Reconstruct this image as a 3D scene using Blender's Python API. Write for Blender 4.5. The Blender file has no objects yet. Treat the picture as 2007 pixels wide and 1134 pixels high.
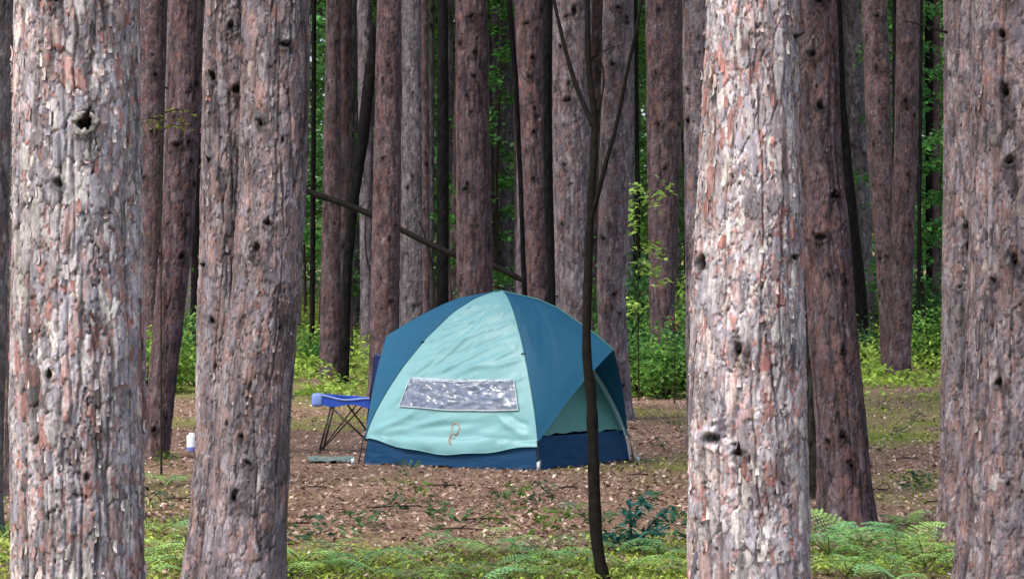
import bpy, math, random
import numpy as np
from mathutils import Vector, Matrix

# ------------------------------------------------------------------ camera, sky, sun, exposure
SC = bpy.context.scene
F = 5000.0; CX = 1003.5; CY = 567.0; H = 1.6          # focal length (photo pixels), image centre, eye height
cam_data = bpy.data.cameras.new('camera')
cam_data.sensor_width = 36.0
cam_data.lens = 36.0 * F / 2007.0
cam_data.clip_start = 0.1
cam_data.clip_end = 2000.0
cam = bpy.data.objects.new('camera', cam_data)
SC.collection.objects.link(cam)
cam.location = (0, 0, H)
cam.rotation_euler = (math.radians(90), 0, 0)
SC.camera = cam

SUN_EL, SUN_ROT = math.radians(54), math.radians(225)
world = bpy.data.worlds.new('World'); SC.world = world; world.use_nodes = True
wn = world.node_tree.nodes; wl = world.node_tree.links
sky = wn.new('ShaderNodeTexSky'); sky.sky_type = 'NISHITA'; sky.sun_disc = False
sky.sun_elevation = SUN_EL; sky.sun_rotation = SUN_ROT
sky.air_density = 1.0; sky.dust_density = 3.0; sky.ozone_density = 1.0
wl.new(sky.outputs[0], wn['Background'].inputs[0])
wn['Background'].inputs[1].default_value = 0.13
sun_data = bpy.data.lights.new('sun', 'SUN'); sun_data.energy = 1.8; sun_data.angle = math.radians(14)
sun_data.color = (1.0, 0.97, 0.93)
sun = bpy.data.objects.new('sun', sun_data); SC.collection.objects.link(sun)
sd = Vector((math.sin(SUN_ROT) * math.cos(SUN_EL), math.cos(SUN_ROT) * math.cos(SUN_EL), math.sin(SUN_EL)))
sun.rotation_euler = (-sd).to_track_quat('-Z', 'Y').to_euler()
SC.view_settings.view_transform = 'Standard'
SC.view_settings.look = 'None'
SC.view_settings.exposure = 0.95
SC.view_settings.gamma = 1.0
SC.view_settings.use_curve_mapping = False
SC.cycles.max_bounces = 6
SC.cycles.diffuse_bounces = 3
SC.cycles.transmission_bounces = 4

rng = np.random.RandomState(7)
random.seed(7)
COL = SC.collection

# ------------------------------------------------------------------ numeric helpers
_T = np.random.RandomState(11).rand(8192, 4)
def hsh(ix, iz, k=0):
    return _T[((ix * 73856093) ^ (iz * 19349663) ^ (k * 83492791 + 1013)) & 8191]
def vnoise(x, y, k=0):
    xi = np.floor(x).astype(np.int64); yi = np.floor(y).astype(np.int64)
    fx = x - xi; fy = y - yi
    fx = fx * fx * (3 - 2 * fx); fy = fy * fy * (3 - 2 * fy)
    a = hsh(xi, yi, k)[..., 0]; b = hsh(xi + 1, yi, k)[..., 0]
    c = hsh(xi, yi + 1, k)[..., 0]; d = hsh(xi + 1, yi + 1, k)[..., 0]
    return (a * (1 - fx) + b * fx) * (1 - fy) + (c * (1 - fx) + d * fx) * fy
def fbm(x, y, k=0, o=4):
    s = 0; a = .5; t = 0
    for i in range(o):
        s = s + a * vnoise(x * 2 ** i, y * 2 ** i, k + i * 7); t += a; a *= .5
    return s / t
def voronoi(x, y, k=0):
    xi = np.floor(x).astype(np.int64); yi = np.floor(y).astype(np.int64)
    d1 = np.full(x.shape, 9.); d2 = np.full(x.shape, 9.)
    cx = np.zeros_like(xi); cy = np.zeros_like(yi); ox = np.zeros(x.shape); oy = np.zeros(x.shape)
    for i in (-1, 0, 1):
        for j in (-1, 0, 1):
            h = hsh(xi + i, yi + j, k)
            px = xi + i + .1 + .8 * h[..., 0]; py = yi + j + .1 + .8 * h[..., 1]
            dx = x - px; dy = y - py; d = np.sqrt(dx * dx + dy * dy)
            m = d < d1
            d2 = np.where(m, d1, np.minimum(d2, d))
            cx = np.where(m, xi + i, cx); cy = np.where(m, yi + j, cy)
            ox = np.where(m, dx, ox); oy = np.where(m, dy, oy)
            d1 = np.where(m, d, d1)
    return d1, d2, hsh(cx, cy, k + 5), ox, oy

def wx(px, D): return (px - CX) / F * D
def wz(py, D): return H + (CY - py) / F * D

# ------------------------------------------------------------------ mesh helpers
def mesh_from(name, V, Q, cols=None, smooth=False):
    V = np.asarray(V, dtype=np.float32); Q = np.asarray(Q, dtype=np.int32)
    me = bpy.data.meshes.new(name)
    n, k = Q.shape
    me.vertices.add(len(V)); me.vertices.foreach_set('co', V.ravel())
    me.loops.add(n * k); me.loops.foreach_set('vertex_index', Q.ravel())
    me.polygons.add(n); me.polygons.foreach_set('loop_start', np.arange(0, n * k, k, dtype=np.int32))
    if smooth: me.polygons.foreach_set('use_smooth', np.ones(n, dtype=bool))
    me.update(calc_edges=True)
    if cols is not None:
        c = np.ones((len(V), 4), dtype=np.float32); c[:, :3] = cols
        at = me.color_attributes.new('Col', 'FLOAT_COLOR', 'POINT'); at.data.foreach_set('color', c.ravel())
    return me
def link(name, me, mat=None, parent=None, loc=None):
    o = bpy.data.objects.new(name, me); COL.objects.link(o)
    if mat is not None and me is not None and len(me.materials) == 0: me.materials.append(mat)
    if parent is not None: o.parent = parent
    if loc is not None: o.location = loc
    return o
def tag(o, label, cat, group=None, kind=None):
    if label: o['label'] = label
    if cat: o['category'] = cat
    if group: o['group'] = group
    if kind: o['kind'] = kind
    return o
def thing(name, label, cat, loc, group=None, rotz=0.):
    o = bpy.data.objects.new(name, None); COL.objects.link(o); o.location = loc; o.rotation_euler = (0, 0, rotz)
    o.empty_display_size = .1
    return tag(o, label, cat, group)
def dup(root, loc, rotz=0., scale=None, label=None, group=None):
    r = root.copy(); COL.objects.link(r); r.location = loc; r.rotation_euler = (0, 0, rotz)
    if scale: r.scale = scale
    if label: r['label'] = label
    if group: r['group'] = group
    for ch in list(root.children):
        c = ch.copy(); COL.objects.link(c); c.parent = r
        for g in ch.children:
            d = g.copy(); COL.objects.link(d); d.parent = c
    return r
def grid_quads(nr, nc, closed=False):
    i = np.arange(nr - 1)[:, None]; j = np.arange(nc if closed else nc - 1)[None, :]
    j2 = (j + 1) % nc
    return np.stack([i * nc + j, i * nc + j2, (i + 1) * nc + j2, (i + 1) * nc + j], -1).reshape(-1, 4)
def tube(pts, rad, n=7, caps=True):
    """verts, quads of a tube along pts with radius per point"""
    P = np.asarray(pts, float); R = np.broadcast_to(np.asarray(rad, float), (len(P),))
    T = np.gradient(P, axis=0); T /= np.linalg.norm(T, axis=1)[:, None] + 1e-9
    ref = np.array([0, 0, 1.]) if abs(T[:, 2]).mean() < .8 else np.array([1., 0, 0])
    A = np.cross(T, ref); A /= np.linalg.norm(A, axis=1)[:, None] + 1e-9
    B = np.cross(A, T)
    th = np.linspace(0, 2 * np.pi, n, endpoint=False)
    V = P[:, None] + R[:, None, None] * (np.cos(th)[None, :, None] * A[:, None] + np.sin(th)[None, :, None] * B[:, None])
    V = V.reshape(-1, 3); Q = grid_quads(len(P), n, True)
    if caps:
        V = np.vstack([V, P[0], P[-1]]); c0 = len(V) - 2; c1 = len(V) - 1; b = (len(P) - 1) * n
        j = np.arange(n)
        Q = np.vstack([Q, np.stack([np.full(n, c0), (j + 1) % n, j, j], -1)[:, :4], np.stack([np.full(n, c1), b + j, b + (j + 1) % n, b + (j + 1) % n], -1)])
    return V, Q
def tube_mesh(name, segs, n=7):
    Vs = []; Qs = []; o = 0
    for pts, r in segs:
        V, Q = tube(pts, r, n, caps=False)
        Vs.append(V); Qs.append(Q + o); o += len(V)
    return mesh_from(name, np.vstack(Vs), np.vstack(Qs), smooth=True)
def box_vq(c, s, rot=None):
    x, y, z = np.array(s) / 2
    V = np.array([[-x, -y, -z], [x, -y, -z], [x, y, -z], [-x, y, -z], [-x, -y, z], [x, -y, z], [x, y, z], [-x, y, z]])
    if rot is not None: V = V @ np.array(rot).T
    Q = np.array([[0, 3, 2, 1], [4, 5, 6, 7], [0, 1, 5, 4], [1, 2, 6, 5], [2, 3, 7, 6], [3, 0, 4, 7]])
    return V + np.array(c), Q
def leaf_soup(C, L, W, tilt, cols, seed=0, droop=.15, yaw=None):
    """one bent rhombic leaf (2 tris as a folded quad) per centre; tilt = max angle from horizontal"""
    r = np.random.RandomState(seed); n = len(C)
    yaw = r.rand(n) * 2 * np.pi if yaw is None else yaw
    pit = (r.rand(n) * 2 - 1) * tilt; rol = (r.rand(n) * 2 - 1) * tilt
    a = np.stack([np.cos(yaw) * np.cos(pit), np.sin(yaw) * np.cos(pit), np.sin(pit)], -1)
    b0 = np.stack([-np.sin(yaw), np.cos(yaw), np.zeros(n)], -1)
    nn = np.cross(a, b0)
    b = b0 * np.cos(rol)[:, None] + nn * np.sin(rol)[:, None]; nn = np.cross(a, b)
    L = np.broadcast_to(L, (n,))[:, None]; W = np.broadcast_to(W, (n,))[:, None]
    V = np.stack([C - a * L * .5 - nn * L * droop, C + b * W * .5 - a * L * .08, C + a * L * .5 - nn * L * droop, C - b * W * .5 - a * L * .08], 1)
    Q = np.arange(n * 4).reshape(n, 4)
    return V.reshape(-1, 3), Q, np.repeat(cols, 4, axis=0)

# ------------------------------------------------------------------ materials
def new_mat(name):
    m = bpy.data.materials.new(name); m.use_nodes = True
    return m, m.node_tree.nodes, m.node_tree.links, m.node_tree.nodes['Principled BSDF']
def bark_material():
    m, n, l, p = new_mat('bark')
    at = n.new('ShaderNodeAttribute'); at.attribute_name = 'Col'
    tc = n.new('ShaderNodeTexCoord')
    mp = n.new('ShaderNodeMapping'); mp.inputs['Scale'].default_value = (1, 1, .28); l.new(tc.outputs['Object'], mp.inputs[0])
    nz = n.new('ShaderNodeTexNoise'); nz.inputs['Scale'].default_value = 95; nz.inputs['Detail'].default_value = 5; nz.inputs['Roughness'].default_value = .75
    l.new(mp.outputs[0], nz.inputs['Vector'])
    mr = n.new('ShaderNodeMapRange'); mr.inputs[1].default_value = .3; mr.inputs[2].default_value = .7; mr.inputs[3].default_value = .5; mr.inputs[4].default_value = 1.5
    l.new(nz.outputs[0], mr.inputs[0])
    mx = n.new('ShaderNodeMix'); mx.data_type = 'RGBA'; mx.blend_type = 'MULTIPLY'; mx.inputs[0].default_value = 1
    l.new(at.outputs['Color'], mx.inputs[6]); l.new(mr.outputs[0], mx.inputs[7])
    l.new(mx.outputs[2], p.inputs['Base Color']); p.inputs['Roughness'].default_value = .85
    p.inputs['Specular IOR Level'].default_value = .12
    bp = n.new('ShaderNodeBump'); bp.inputs['Strength'].default_value = .5; bp.inputs['Distance'].default_value = .006
    l.new(nz.outputs[0], bp.inputs['Height']); l.new(bp.outputs[0], p.inputs['Normal'])
    return m
def leaf_material(name, trans=.35, rough=.55, spec=.18):
    m, n, l, p = new_mat(name)
    at = n.new('ShaderNodeAttribute'); at.attribute_name = 'Col'
    l.new(at.outputs['Color'], p.inputs['Base Color']); p.inputs['Roughness'].default_value = rough
    p.inputs['Specular IOR Level'].default_value = spec
    if trans > 0:
        tr = n.new('ShaderNodeBsdfTranslucent'); l.new(at.outputs['Color'], tr.inputs[0])
        mx = n.new('ShaderNodeMixShader'); mx.inputs[0].default_value = trans
        l.new(p.outputs[0], mx.inputs[1]); l.new(tr.outputs[0], mx.inputs[2]); l.new(mx.outputs[0], n['Material Output'].inputs[0])
    return m
def flat_mat(name, col, rough=.6, metal=0., spec=.5, noise=0., nscale=20., trans=0., bump=0.):
    m, n, l, p = new_mat(name)
    p.inputs['Base Color'].default_value = (*col, 1); p.inputs['Roughness'].default_value = rough
    p.inputs['Metallic'].default_value = metal; p.inputs['Specular IOR Level'].default_value = spec
    if noise > 0 or bump > 0:
        tc = n.new('ShaderNodeTexCoord'); nz = n.new('ShaderNodeTexNoise'); nz.inputs['Scale'].default_value = nscale; nz.inputs['Detail'].default_value = 5
        l.new(tc.outputs['Object'], nz.inputs['Vector'])
        mr = n.new('ShaderNodeMapRange'); mr.inputs[1].default_value = .25; mr.inputs[2].default_value = .75
        mr.inputs[3].default_value = 1 - noise; mr.inputs[4].default_value = 1 + noise
        l.new(nz.outputs[0], mr.inputs[0])
        mx = n.new('ShaderNodeMix'); mx.data_type = 'RGBA'; mx.blend_type = 'MULTIPLY'; mx.inputs[0].default_value = 1
        mx.inputs[6].default_value = (*col, 1); l.new(mr.outputs[0], mx.inputs[7]); l.new(mx.outputs[2], p.inputs['Base Color'])
        if bump > 0:
            bp = n.new('ShaderNodeBump'); bp.inputs['Strength'].default_value = bump; bp.inputs['Distance'].default_value = .01
            l.new(nz.outputs[0], bp.inputs['Height']); l.new(bp.outputs[0], p.inputs['Normal'])
        if trans > 0:
            tr = n.new('ShaderNodeBsdfTranslucent'); l.new(mx.outputs[2], tr.inputs[0])
            ms = n.new('ShaderNodeMixShader'); ms.inputs[0].default_value = trans
            l.new(p.outputs[0], ms.inputs[1]); l.new(tr.outputs[0], ms.inputs[2]); l.new(ms.outputs[0], n['Material Output'].inputs[0])
    return m
M_BARK = bark_material()
M_LEAF = leaf_material('green_leaf', .4)
M_NEEDLE = leaf_material('pine_needle', .15, .6)
M_LITTER = leaf_material('dry_leaf', .1, .55, .5)
M_STEM = flat_mat('stem_wood', (.035, .026, .020), .9, spec=.1, noise=.4, nscale=30)
M_TEAL = flat_mat('light_teal_nylon', (.27, .57, .585), .40, spec=.5, noise=.05, nscale=6, trans=.2)
M_BLUE = flat_mat('dark_teal_nylon', (.018, .120, .215), .5, spec=.3, noise=.06, nscale=6, trans=.12)
M_NAVY = flat_mat('navy_floor_fabric', (.005, .050, .125), .6, spec=.2, noise=.15, nscale=9)
M_DIM = flat_mat('muted_teal_fabric', (.13, .36, .30), .6, noise=.06, nscale=8, trans=.1)
M_WHITE = flat_mat('white_piping', (.62, .70, .70), .5)
M_BLACK = flat_mat('dark_webbing', (.02, .022, .03), .7)
M_STEEL = flat_mat('steel_stake', (.5, .52, .52), .35, metal=.7)
M_VINYL = flat_mat('crinkled_window_film', (.14, .18, .26), .22, spec=.85, noise=.5, nscale=16, bump=.8)
M_GUY = flat_mat('guy_cord', (.34, .36, .35), .7)
M_ORANGE = flat_mat('faded_orange_print', (.36, .29, .21), .7)
M_CHAIR = flat_mat('blue_chair_canvas', (.018, .075, .47), .6, noise=.15, nscale=14, bump=.2)
M_CHAIRTRIM = flat_mat('pale_blue_trim', (.22, .32, .72), .6, noise=.1, nscale=14)
M_FRAME = flat_mat('dark_chair_tube', (.03, .022, .02), .5)

# ------------------------------------------------------------------ ground
def ground_z(x, y):
    return .05 * (fbm(x * .35, y * .35, 3, 3) - .5) + .02 * (fbm(x * 2.1, y * 2.1, 4, 3) - .5) \
        + np.clip((y - 75) / 80, 0, 3) ** 1.5 * 2.2
def green_mask(x, y):
    """0 = brown needle litter, 1 = moss and green ground cover"""
    n = fbm(x * .55 + 3.1, y * .33, 21, 4)
    u = x / np.maximum(y, 1) * F + CX
    near = np.clip((17.4 - y) / 2.4, 0, 1) * .40
    far = np.clip((y - 33) / 10, 0, 1) * .78
    right = np.clip((u - 1640) / 60, 0, 1) * np.clip((y - 25) / 5, 0, 1) * np.clip((46 - y) / 10, 0, 1) * .75
    mid = .12 * np.clip((u - 960) / 60, 0, 1) * np.clip((1240 - u) / 60, 0, 1) * np.clip((20.5 - y) / 1.5, 0, 1) * np.clip((y - 17) / 1.5, 0, 1)
    left = np.clip((420 - u) / 60, 0, 1) * .25 * np.clip((22.5 - y) / 1.5, 0, 1)
    bump = np.exp(-((u - 820) / 60) ** 2 - ((y - 19.6) / .7) ** 2) * .25
    return np.clip((n - .56) * 3.2 + near + far + right + mid + left + bump, 0, 1)
def axis_y():
    a = [-60, -30, -12, 0, 6, 10]; y = 12.
    while y < 60: a.append(y); y += .045 * max(1, (y / 16)) ** 1.6
    while y < 400: a.append(y); y *= 1.05
    a += [600, 1000]
    return np.array(a)
ys = axis_y()
xs = np.concatenate([-np.array([600, 300, 150, 80, 45, 28, 18, 14, 12.])[:], np.linspace(-10, 10, 300), np.array([12, 14, 18, 28, 45, 80, 150, 300, 600.])])
GX, GY = np.meshgrid(xs, ys)
GZ = ground_z(GX, GY) + .018 * (fbm(GX * 9, GY * 9, 8, 2) - .5)
mask = green_mask(GX, GY)
# bare trodden soil on the camp site round the chair
bare = np.exp(-((GX + 1.9) / 1.7) ** 2 - ((GY - 26.5) / 3.2) ** 2)
brown = np.array([.26, .165, .115]); moss = np.array([.19, .22, .045]); soil = np.array([.135, .090, .075])
gc = brown[None, None] * (.7 + .6 * fbm(GX * 1.3, GY * 1.1, 31, 4))[..., None]
gc = gc * (1 - bare[..., None] * .9) + soil * bare[..., None] * .9
gc = gc * (1 - mask[..., None]) + moss * (.6 + .8 * fbm(GX * 2, GY * 2, 33, 3))[..., None] * mask[..., None]
gm = mesh_from('ground', np.stack([GX, GY, GZ], -1).reshape(-1, 3), grid_quads(len(ys), len(xs)), gc.reshape(-1, 3), smooth=True)
m, n, l, p = new_mat('forest_floor')
at = n.new('ShaderNodeAttribute'); at.attribute_name = 'Col'
tc = n.new('ShaderNodeTexCoord')
nz = n.new('ShaderNodeTexNoise'); nz.inputs['Scale'].default_value = 28; nz.inputs['Detail'].default_value = 8; nz.inputs['Roughness'].default_value = .75
l.new(tc.outputs['Object'], nz.inputs['Vector'])
mr = n.new('ShaderNodeMapRange'); mr.inputs[1].default_value = .3; mr.inputs[2].default_value = .7; mr.inputs[3].default_value = .35; mr.inputs[4].default_value = 1.8
l.new(nz.outputs[0], mr.inputs[0])
mx = n.new('ShaderNodeMix'); mx.data_type = 'RGBA'; mx.blend_type = 'MULTIPLY'; mx.inputs[0].default_value = 1
l.new(at.outputs['Color'], mx.inputs[6]); l.new(mr.outputs[0], mx.inputs[7]); l.new(mx.outputs[2], p.inputs['Base Color'])
p.inputs['Roughness'].default_value = .95; p.inputs['Specular IOR Level'].default_value = .1
bp = n.new('ShaderNodeBump'); bp.inputs['Strength'].default_value = .8; bp.inputs['Distance'].default_value = .03
l.new(nz.outputs[0], bp.inputs['Height']); l.new(bp.outputs[0], p.inputs['Normal'])
tag(link('ground', gm, m), 'forest floor of brown needles with mossy green patches', None, kind='structure')

# ------------------------------------------------------------------ bark and trunks
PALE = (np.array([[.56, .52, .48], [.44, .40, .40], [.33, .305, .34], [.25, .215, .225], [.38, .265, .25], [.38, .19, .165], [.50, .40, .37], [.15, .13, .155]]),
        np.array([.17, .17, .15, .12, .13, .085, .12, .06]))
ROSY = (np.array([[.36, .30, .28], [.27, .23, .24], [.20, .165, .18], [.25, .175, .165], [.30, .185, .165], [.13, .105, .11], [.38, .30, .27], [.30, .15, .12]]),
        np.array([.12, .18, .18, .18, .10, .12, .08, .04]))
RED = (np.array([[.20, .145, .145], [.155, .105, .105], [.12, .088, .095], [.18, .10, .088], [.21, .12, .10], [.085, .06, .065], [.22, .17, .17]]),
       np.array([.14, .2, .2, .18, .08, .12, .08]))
HAZE_GREY = (np.array([[.25, .22, .23], [.20, .17, .19], [.165, .135, .15], [.13, .11, .12], [.19, .145, .14], [.27, .25, .25]]),
        np.array([.2, .25, .22, .13, .13, .07]))  # far bark, paled in its colour to stand in for haze
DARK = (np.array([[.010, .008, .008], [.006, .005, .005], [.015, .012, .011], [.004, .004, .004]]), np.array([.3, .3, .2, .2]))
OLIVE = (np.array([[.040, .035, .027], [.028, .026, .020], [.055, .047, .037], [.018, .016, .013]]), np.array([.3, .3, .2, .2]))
for _p, _m in ((PALE, (1.01, .985, .99)), (ROSY, (.87, .88, .92)), (RED, (.75, .76, .82)), (HAZE_GREY, (.87, .86, .90))): _p[0][:] = _p[0] * _m

def rm_big(pal): return pal is PALE
def bark(u, z, pal, seed, fine=1.0, knots=(), smoothbark=False):
    """height (m) and colour for points at arc length u and height z"""
    P, w = pal; cw_ = np.cumsum(w) / np.sum(w)
    wu = u + .016 * (fbm(u * 22, z * 13, seed, 3) - .5) + .05 * (fbm(u * 2.2, z * 1.3, seed + 1, 2) - .5)
    wz_ = z + .07 * (fbm(u * 26, z * 9, seed + 2, 3) - .5)
    best = np.full(u.shape, -9.); col = np.zeros(u.shape + (3,)); grv = np.zeros(u.shape)
    for k, (cw, ch, amp) in enumerate([(.050, .15, .009), (.034, .09, .010), (.023, .055, .010), (.015, .032, .009), (.010, .020, .007)]):
        cw *= fine; ch *= fine
        x = wu / cw + k * 3.37; y = wz_ / ch + k * 5.71
        # whole sheets slide past one another down the trunk
        y = y + .6 * hsh(np.floor(x * .9).astype(np.int64), np.zeros(x.shape, np.int64), seed + 40 + k)[..., 0]
        d1, d2, h, ox, oy = voronoi(x, y, seed * 13 + k)
        edge = d2 - d1
        ragged = .12 + .16 * (fbm(u * 130, z * 90, seed + 9 + k, 2) - .5)
        lift = (h[..., 1] - .35) * amp + (-oy * .35 + ox * (h[..., 3] - .5) * .6) * amp * .8
        lift = lift - np.where(edge < ragged, (ragged - edge) / ragged * amp * 1.2, 0)
        if k > 0: lift = lift - np.where(h[..., 0] < .35 + .08 * k, .03, 0)      # many small flakes have dropped off
        m_ = lift > best
        best = np.where(m_, lift, best)
        sel = h[..., 2]
        # colours run in long patches: part of the choice follows a slow noise
        sl = fbm(u * 5 + k, z * 1.6, seed + 60, 3)
        sel = np.clip(sel * .72 + (sl - .28) * .62, 0, .999)
        idx = np.searchsorted(cw_, sel); idx = np.clip(idx, 0, len(P) - 1)
        c = P[idx] * (.8 + .4 * h[..., 3])[..., None]
        col = np.where(m_[..., None], c, col)
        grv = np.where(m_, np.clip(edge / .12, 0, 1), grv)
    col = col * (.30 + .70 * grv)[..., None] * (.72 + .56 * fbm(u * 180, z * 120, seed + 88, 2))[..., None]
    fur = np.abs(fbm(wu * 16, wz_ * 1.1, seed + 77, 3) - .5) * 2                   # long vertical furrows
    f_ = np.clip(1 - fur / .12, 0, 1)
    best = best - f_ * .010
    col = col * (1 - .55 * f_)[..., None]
    mo = fbm(u * 11 + 3, z * 6.5, seed + 91, 4); mg = fbm(u * 6, z * 3.1, seed + 95, 3)[..., None]
    col = col * (.66 + .66 * np.clip((mo - .25) * 2, 0, 1))[..., None]
    lum = col.mean(-1, keepdims=True); gq = np.clip((mg - .45) * 4, 0, 1) * .25
    col = col * (1 - gq) + lum * np.array([1.02, 1., 1.03]) * gq
    if smoothbark: best = best * .25
    for (ku, kz, kr) in knots:
        hk = hsh(np.int64(ku * 997), np.int64(kz * 991), seed); an = .75 + .7 * hk[0]
        d = np.sqrt(((u - ku) * an) ** 2 + ((z - kz) / an + (u - ku) * (hk[1] - .5)) ** 2) * (1 + 1.5 * (fbm(u * .045 / kr * 22 + hk[2] * 9, z * .045 / kr * 22, seed + 5, 3) - .5))
        ring = np.exp(-((d - kr) / (kr * .45)) ** 2)
        hole = np.clip(1.3 - 1.3 * (d / (kr * .8)) ** 2, 0, 1)
        best = best + ring * kr * .22 - hole * kr * .30
        col = col * (1 - .94 * hole[..., None]) * (1 + (.35 if kr > .04 and rm_big(pal) else -.3) * ring[..., None])
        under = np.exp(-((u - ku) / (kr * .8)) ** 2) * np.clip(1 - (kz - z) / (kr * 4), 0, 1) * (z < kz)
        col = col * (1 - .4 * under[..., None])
    return best, col

M_STUB = flat_mat('dead_branch_wood', (.018, .013, .012), .9, spec=.08, noise=.4, nscale=40)
def stub_mesh():
    V, Q = tube([(0, 0, -.02), (0, 0, .03), (.006, 0, .07), (.012, .004, .115)], [.016, .013, .009, .004], 6)
    me = mesh_from('branch_stub', V, Q, smooth=True); me.materials.append(M_STUB); return me
STUB = stub_mesh()

def crown_mesh(seed, R=2.3, zlo=0., zhi=7., nb=26):
    r = np.random.RandomState(seed); segs = []; C = []
    for i in range(nb):
        t = (i + r.rand()) / nb; z = zlo + (zhi - zlo) * t; a = r.rand() * 2 * np.pi
        Lb = R * (1 - .72 * t ** 1.5) * (.6 + .5 * r.rand())
        tip = np.array([math.cos(a) * Lb, math.sin(a) * Lb, z + .35 * Lb * (r.rand() - .25)])
        base = np.array([0, 0, z]); mid = (base + tip) / 2 + [0, 0, -.12]
        segs.append(([base, mid, tip], [.03, .02, .008]))
        for q in np.linspace(.35, 1, 7):
            c = base * (1 - q) + tip * q
            for _ in range(3):
                C.append(c + r.randn(3) * [.28, .28, .13])
    C = np.array(C); n = 6
    n = 4
    C2 = np.repeat(C, n, 0) + r.randn(len(C) * n, 3) * [.10, .10, .07]
    cols = np.array([.045, .085, .030]) * (.6 + .8 * r.rand(len(C2), 1)) * np.array([1, 1, 1])
    V, Q, c = leaf_soup(C2, .26 + .1 * r.rand(len(C2)), .085, 1.1, cols, seed)
    Vb = []; Qb = []; o = 0
    for s, rr in segs:
        v, q = tube(s, rr, 4, caps=False); Vb.append(v); Qb.append(q + o); o += len(v)
    me1 = mesh_from('crown', V, Q, c); me1.materials.append(M_NEEDLE)
    me2 = mesh_from('branches', np.vstack(Vb), np.vstack(Qb)); me2.materials.append(M_STEM)
    return me1, me2
CROWNS = [crown_mesh(s) for s in (101, 102, 103)]
TOP = 18.0

def trunk_mesh(D, prof, pal, seed, fine, res, knots=(), nk=0, smoothbark=False, top=TOP, flare=.22, rough=1., front=.64):
    """prof: rows (y_px, x_left, x_right) measured on the photograph, turned into metres at distance D.
    Returns the mesh (base at the origin), base position and a function (z)->(centre x, radius)."""
    prof = sorted(prof)
    zz = np.array([wz(p[0], D) for p in prof])[::-1]
    xc = np.array([wx((p[1] + p[2]) / 2, D) for p in prof])[::-1]
    rr = np.array([(p[2] - p[1]) / 2 / F * D for p in prof])[::-1]
    zt = zz[-1]
    sl = (xc[-1] - xc[-2]) / (zz[-1] - zz[-2]) if len(zz) > 1 else 0
    sb = (xc[1] - xc[0]) / (zz[1] - zz[0]) if len(zz) > 1 else 0
    def cx(z): return np.where(z > zt, xc[-1] + sl * (z - zt) * .6, np.where(z < zz[0], xc[0] + sb * (z - zz[0]), np.interp(z, zz, xc)))
    def rad(z):
        r_ = np.interp(z, zz, rr)
        r_ = np.where(z > zt, rr[-1] * np.clip(1 - (z - zt) / (top - zt) * .9, .08, 1), r_)
        return r_ * (1 + flare * np.exp(-np.clip(z, 0, 9) / .16))
    zlo = max(-.12, wz(1134, D) - .15); zhi = wz(0, D) + .15
    nr, nc = res
    fine_rows = np.linspace(zlo, zhi, nr)
    lo = np.arange(-.12, zlo - .1, .12); hi = np.arange(zhi + .3, top, .55)
    Z = np.concatenate([lo, fine_rows, hi, [top]])
    nf = int(nc * front); nbk = nc - nf
    th = np.concatenate([np.linspace(-1.75, 1.75, nf, endpoint=False), np.linspace(1.75, 2 * np.pi - 1.75, nbk, endpoint=False)])
    TH, ZZ = np.meshgrid(th, Z)
    R0 = rad(ZZ); rm = float(np.mean(rr))
    U = TH * rm
    kn = list(knots)
    r = np.random.RandomState(seed + 500)
    for i in range(nk):
        kn.append((r.uniform(-1.2, 1.2) * rm, r.uniform(max(.4, zlo), zhi), r.uniform(.4, 1.1) ** 1.3 * .042 * fine ** .3))
    h, c = bark(U, ZZ, pal, seed, fine, kn, smoothbark)
    lump = (fbm(U * 5 + 9, ZZ * 1.6, seed + 3, 3) - .5) * rm * .13
    seam = np.clip((np.pi - np.abs(((TH + np.pi) % (2 * np.pi)) - np.pi)) / .25, 0, 1)
    Rr = R0 + (h * rough + lump) * (.3 + .7 * seam)
    X = cx(ZZ) + Rr * np.sin(TH); Y = -Rr * np.cos(TH)
    x0 = float(cx(np.array(0.))); X = X - x0
    V = np.stack([X, Y, ZZ], -1).reshape(-1, 3)
    Q = grid_quads(len(Z), nc, True)
    me = mesh_from('trunk', V, Q, c.reshape(-1, 3), smooth=True); me.materials.append(M_BARK)
    return me, (x0, D, 0.), (lambda z: (float(cx(np.array(z))) - x0, float(rad(np.array(z))))), rm, kn
def add_stubs(root, fn, rm, kn, count, seed):
    r = random.Random(seed)
    kk = [k for k in kn if abs(k[0] / rm) < 1.7 and k[2] < .04][:count]
    for (ku, kz, kr) in kk:
        c, ra = fn(kz); th = ku / rm
        o = link('branch_stub', STUB, parent=root)
        d = Vector((math.sin(th), -math.cos(th), .15 + .5 * r.random()))
        o.location = (c + (ra - .008) * math.sin(th), -(ra - .008) * math.cos(th), kz)
        o.rotation_euler = d.to_track_quat('Z', 'Y').to_euler()
        s = min(1.1, kr / .03) * r.uniform(.5, 1.); o.scale = (s, s, s * r.uniform(.3, .9))
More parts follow.
